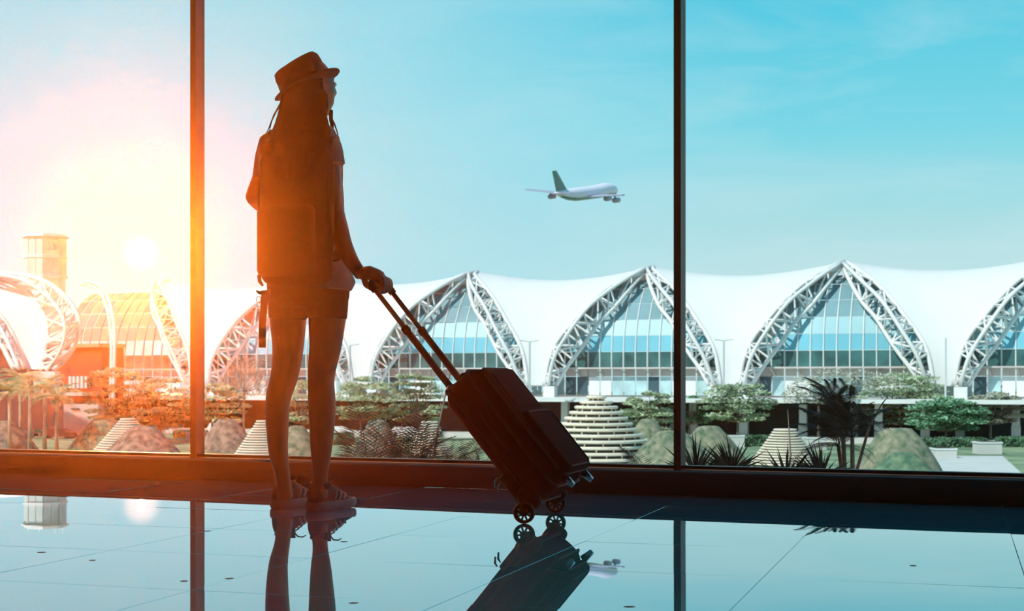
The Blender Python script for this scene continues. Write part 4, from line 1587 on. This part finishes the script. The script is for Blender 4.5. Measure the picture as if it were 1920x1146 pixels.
# ------------------------------------------------------------------ suitcase
def suitcase():
    th = thing('suitcase', Vector((CO.x, CO.y, 0)), 'black soft two-wheeled suitcase tilted on its wheels, handle pulled out', 'suitcase')
    Fm = lambda o: frame(o, CW, CA, CD)
    rounded('shell', (.366, .495, .178), .062, 6, Fm(S(0, .252, .088)), 'case_fabric', th)
    rounded('lid_panel', (.340, .45, .03), .014, 4, Fm(S(0, .245, .172)), 'case_fabric', th)
    rounded('front_pocket', (.30, .255, .04), .019, 4, Fm(S(0, .145, .187)), 'case_fabric', th)
    rounded('upper_pocket', (.28, .15, .02), .009, 3, Fm(S(0, .37, .182)), 'case_fabric', th)
    def loop(a0, a1, hw, d, r, rc, name, mat):
        pts = []
        for cx_, ca_, t0 in ((hw - rc, a1 - rc, 0), (-hw + rc, a1 - rc, 90), (-hw + rc, a0 + rc, 180), (hw - rc, a0 + rc, 270)):
            for k in range(6):
                t = R(t0 + 18 * k)
                pts.append(S(cx_ + rc * math.cos(t), ca_ + rc * math.sin(t), d))
        pts.append(pts[0])
        mb = MB(); mb.tube(pts, r, 6)
        return obj(name, mb, mat, th, True)
    loop(.003, .501, .184, .045, .005, .052, 'piping', 'case_plastic')
    loop(.003, .501, .184, .130, .005, .052, 'piping', 'case_plastic')
    loop(.018, .472, .171, .176, .004, .04, 'zipper', 'case_plastic')
    loop(.028, .262, .142, .206, .003, .03, 'zipper', 'case_plastic')
    # pulling handle in two stages
    for s_ in (-1, 1):
        mb = MB(); mb.tube([S(s_ * .08, .48, .03), S(s_ * .08, .755, .03)], .0125, 10)
        st = obj('handle_tube', mb, 'case_metal', th, True)
        mb = MB(); mb.tube([S(s_ * .08, .755, .03), S(s_ * .08, .778, .03)], .0150, 10)
        obj('collar', mb, 'case_plastic', st, True)
        mb = MB(); mb.tube([S(s_ * .08, .76, .03), S(s_ * .08, .975, .03)], .0088, 10)
        obj('handle_rod', mb, 'case_metal', th, True)
    mb = MB()
    mb.tube([S(-.083, .945, .03), S(-.083, .966, .03), S(-.076, .975, .03), S(.076, .975, .03), S(.083, .966, .03), S(.083, .945, .03)], [.0135, .0145, .0145, .0145, .0145, .0135], 12)
    obj('handle_grip', mb, 'case_plastic', th, True)
    mb = MB()
    mb.tube([S(-.085, .495, .085), S(-.075, .513, .085), S(.0, .520, .085), S(.075, .513, .085), S(.085, .495, .085)], .013, 8, flat=.6)
    obj('top_handle', mb, 'case_fabric', th, True)
    rounded('handle_socket', (.24, .03, .05), .012, 3, Fm(S(0, .492, .035)), 'case_plastic', th)
    mb = MB()
    mb.tube([S(-.180, .17, .09), S(-.197, .19, .09), S(-.197, .33, .09), S(-.180, .35, .09)], .010, 8)
    obj('side_handle', mb, 'case_fabric', th, True)
    # wheels with cut-out spokes
    for s_ in (-1, 1):
        rounded('wheel_housing', (.05, .085, .075), .022, 3, Fm(S(s_ * .166, .030, .030)), 'case_plastic', th)
        wc = CO + CW * (s_ * .200)
        ring = []
        for k in range(28):
            t = 2 * PI * k / 28
            dr = -CT * math.cos(t) + UPV * math.sin(t)
            ring.append([wc + dr * r_ + CW * w_ for r_, w_ in ((.0355, -.008), (.0355, .008), (.034, .011), (.0255, .010), (.0255, -.010), (.034, -.011))])
        mb = MB(); mb.loft(ring, cap=False, closed=True)
        wh = obj('wheel', mb, 'case_plastic', th, True)
        for k in range(9):
            t = 2 * PI * (k + .3) / 9
            dr = -CT * math.cos(t) + UPV * math.sin(t)
            rod('spoke', wc + dr * .010, wc + dr * .027, .0034, 'case_plastic', wh, 6)
        mb = MB(); mb.tube([wc - CW * .013, wc + CW * .013], .012, 14)
        obj('hub', mb, 'case_plastic', wh, True)
        # fork arm that carries the wheel
        mb = MB(); mb.tube([S(s_ * .184, .06, .03), wc - CW * (s_ * .004) + UPV * .004], [.018, .012], 8)
        obj('fork', mb, 'case_plastic', th, True)
        # corner guard along the back edge
        rounded('corner_guard', (.016, .14, .026), .006, 2, Fm(S(s_ * .183, .075, .012)), 'case_plastic', th)
        mb = MB(); mb.tube([S(s_ * .13, .015, .165), S(s_ * .13, -.026, .172)], [.015, .010], 8)
        obj('foot', mb, 'case_steel', th, True)
    # zipper pulls dangling at the back
    for w_, a_ in ((-.18, .15), (-.185, .13)):
        p = S(w_, a_, -.005)
        mb = MB(); mb.tube([p, p + Vector((-.008, 0, -.012)), p + Vector((-.007, 0, -.034))], [.002, .004, .003], 6)
        obj('zipper_pull', mb, 'case_steel', th)

suitcase()
# ------------------------------------------------------------------ added scattering volume: its orange glow stands in for lens flare
def glow_haze():
    m = bpy.data.materials.new('glow_haze_mat')
    m.use_nodes = True
    nt = m.node_tree
    nt.nodes.clear()
    o = nt.nodes.new('ShaderNodeOutputMaterial')
    v = nt.nodes.new('ShaderNodeVolumeScatter')
    v.inputs['Color'].default_value = GLOW_COL
    v.inputs['Density'].default_value = GLOW_DENS
    v.inputs['Anisotropy'].default_value = GLOW_G
    nt.links.new(v.outputs[0], o.inputs['Volume'])
    MATS['glow_haze_mat'] = m
    mb = MB()
    mb.box(wall_at(-.45, -5.45, 2.25), (16.0, 10.86, 4.46), WROT)
    h = obj('glow_haze', mb, 'glow_haze_mat')
    tag(h, 'orange glow volume added in front of the glass', 'glow_haze', None, 'stuff')

glow_haze()
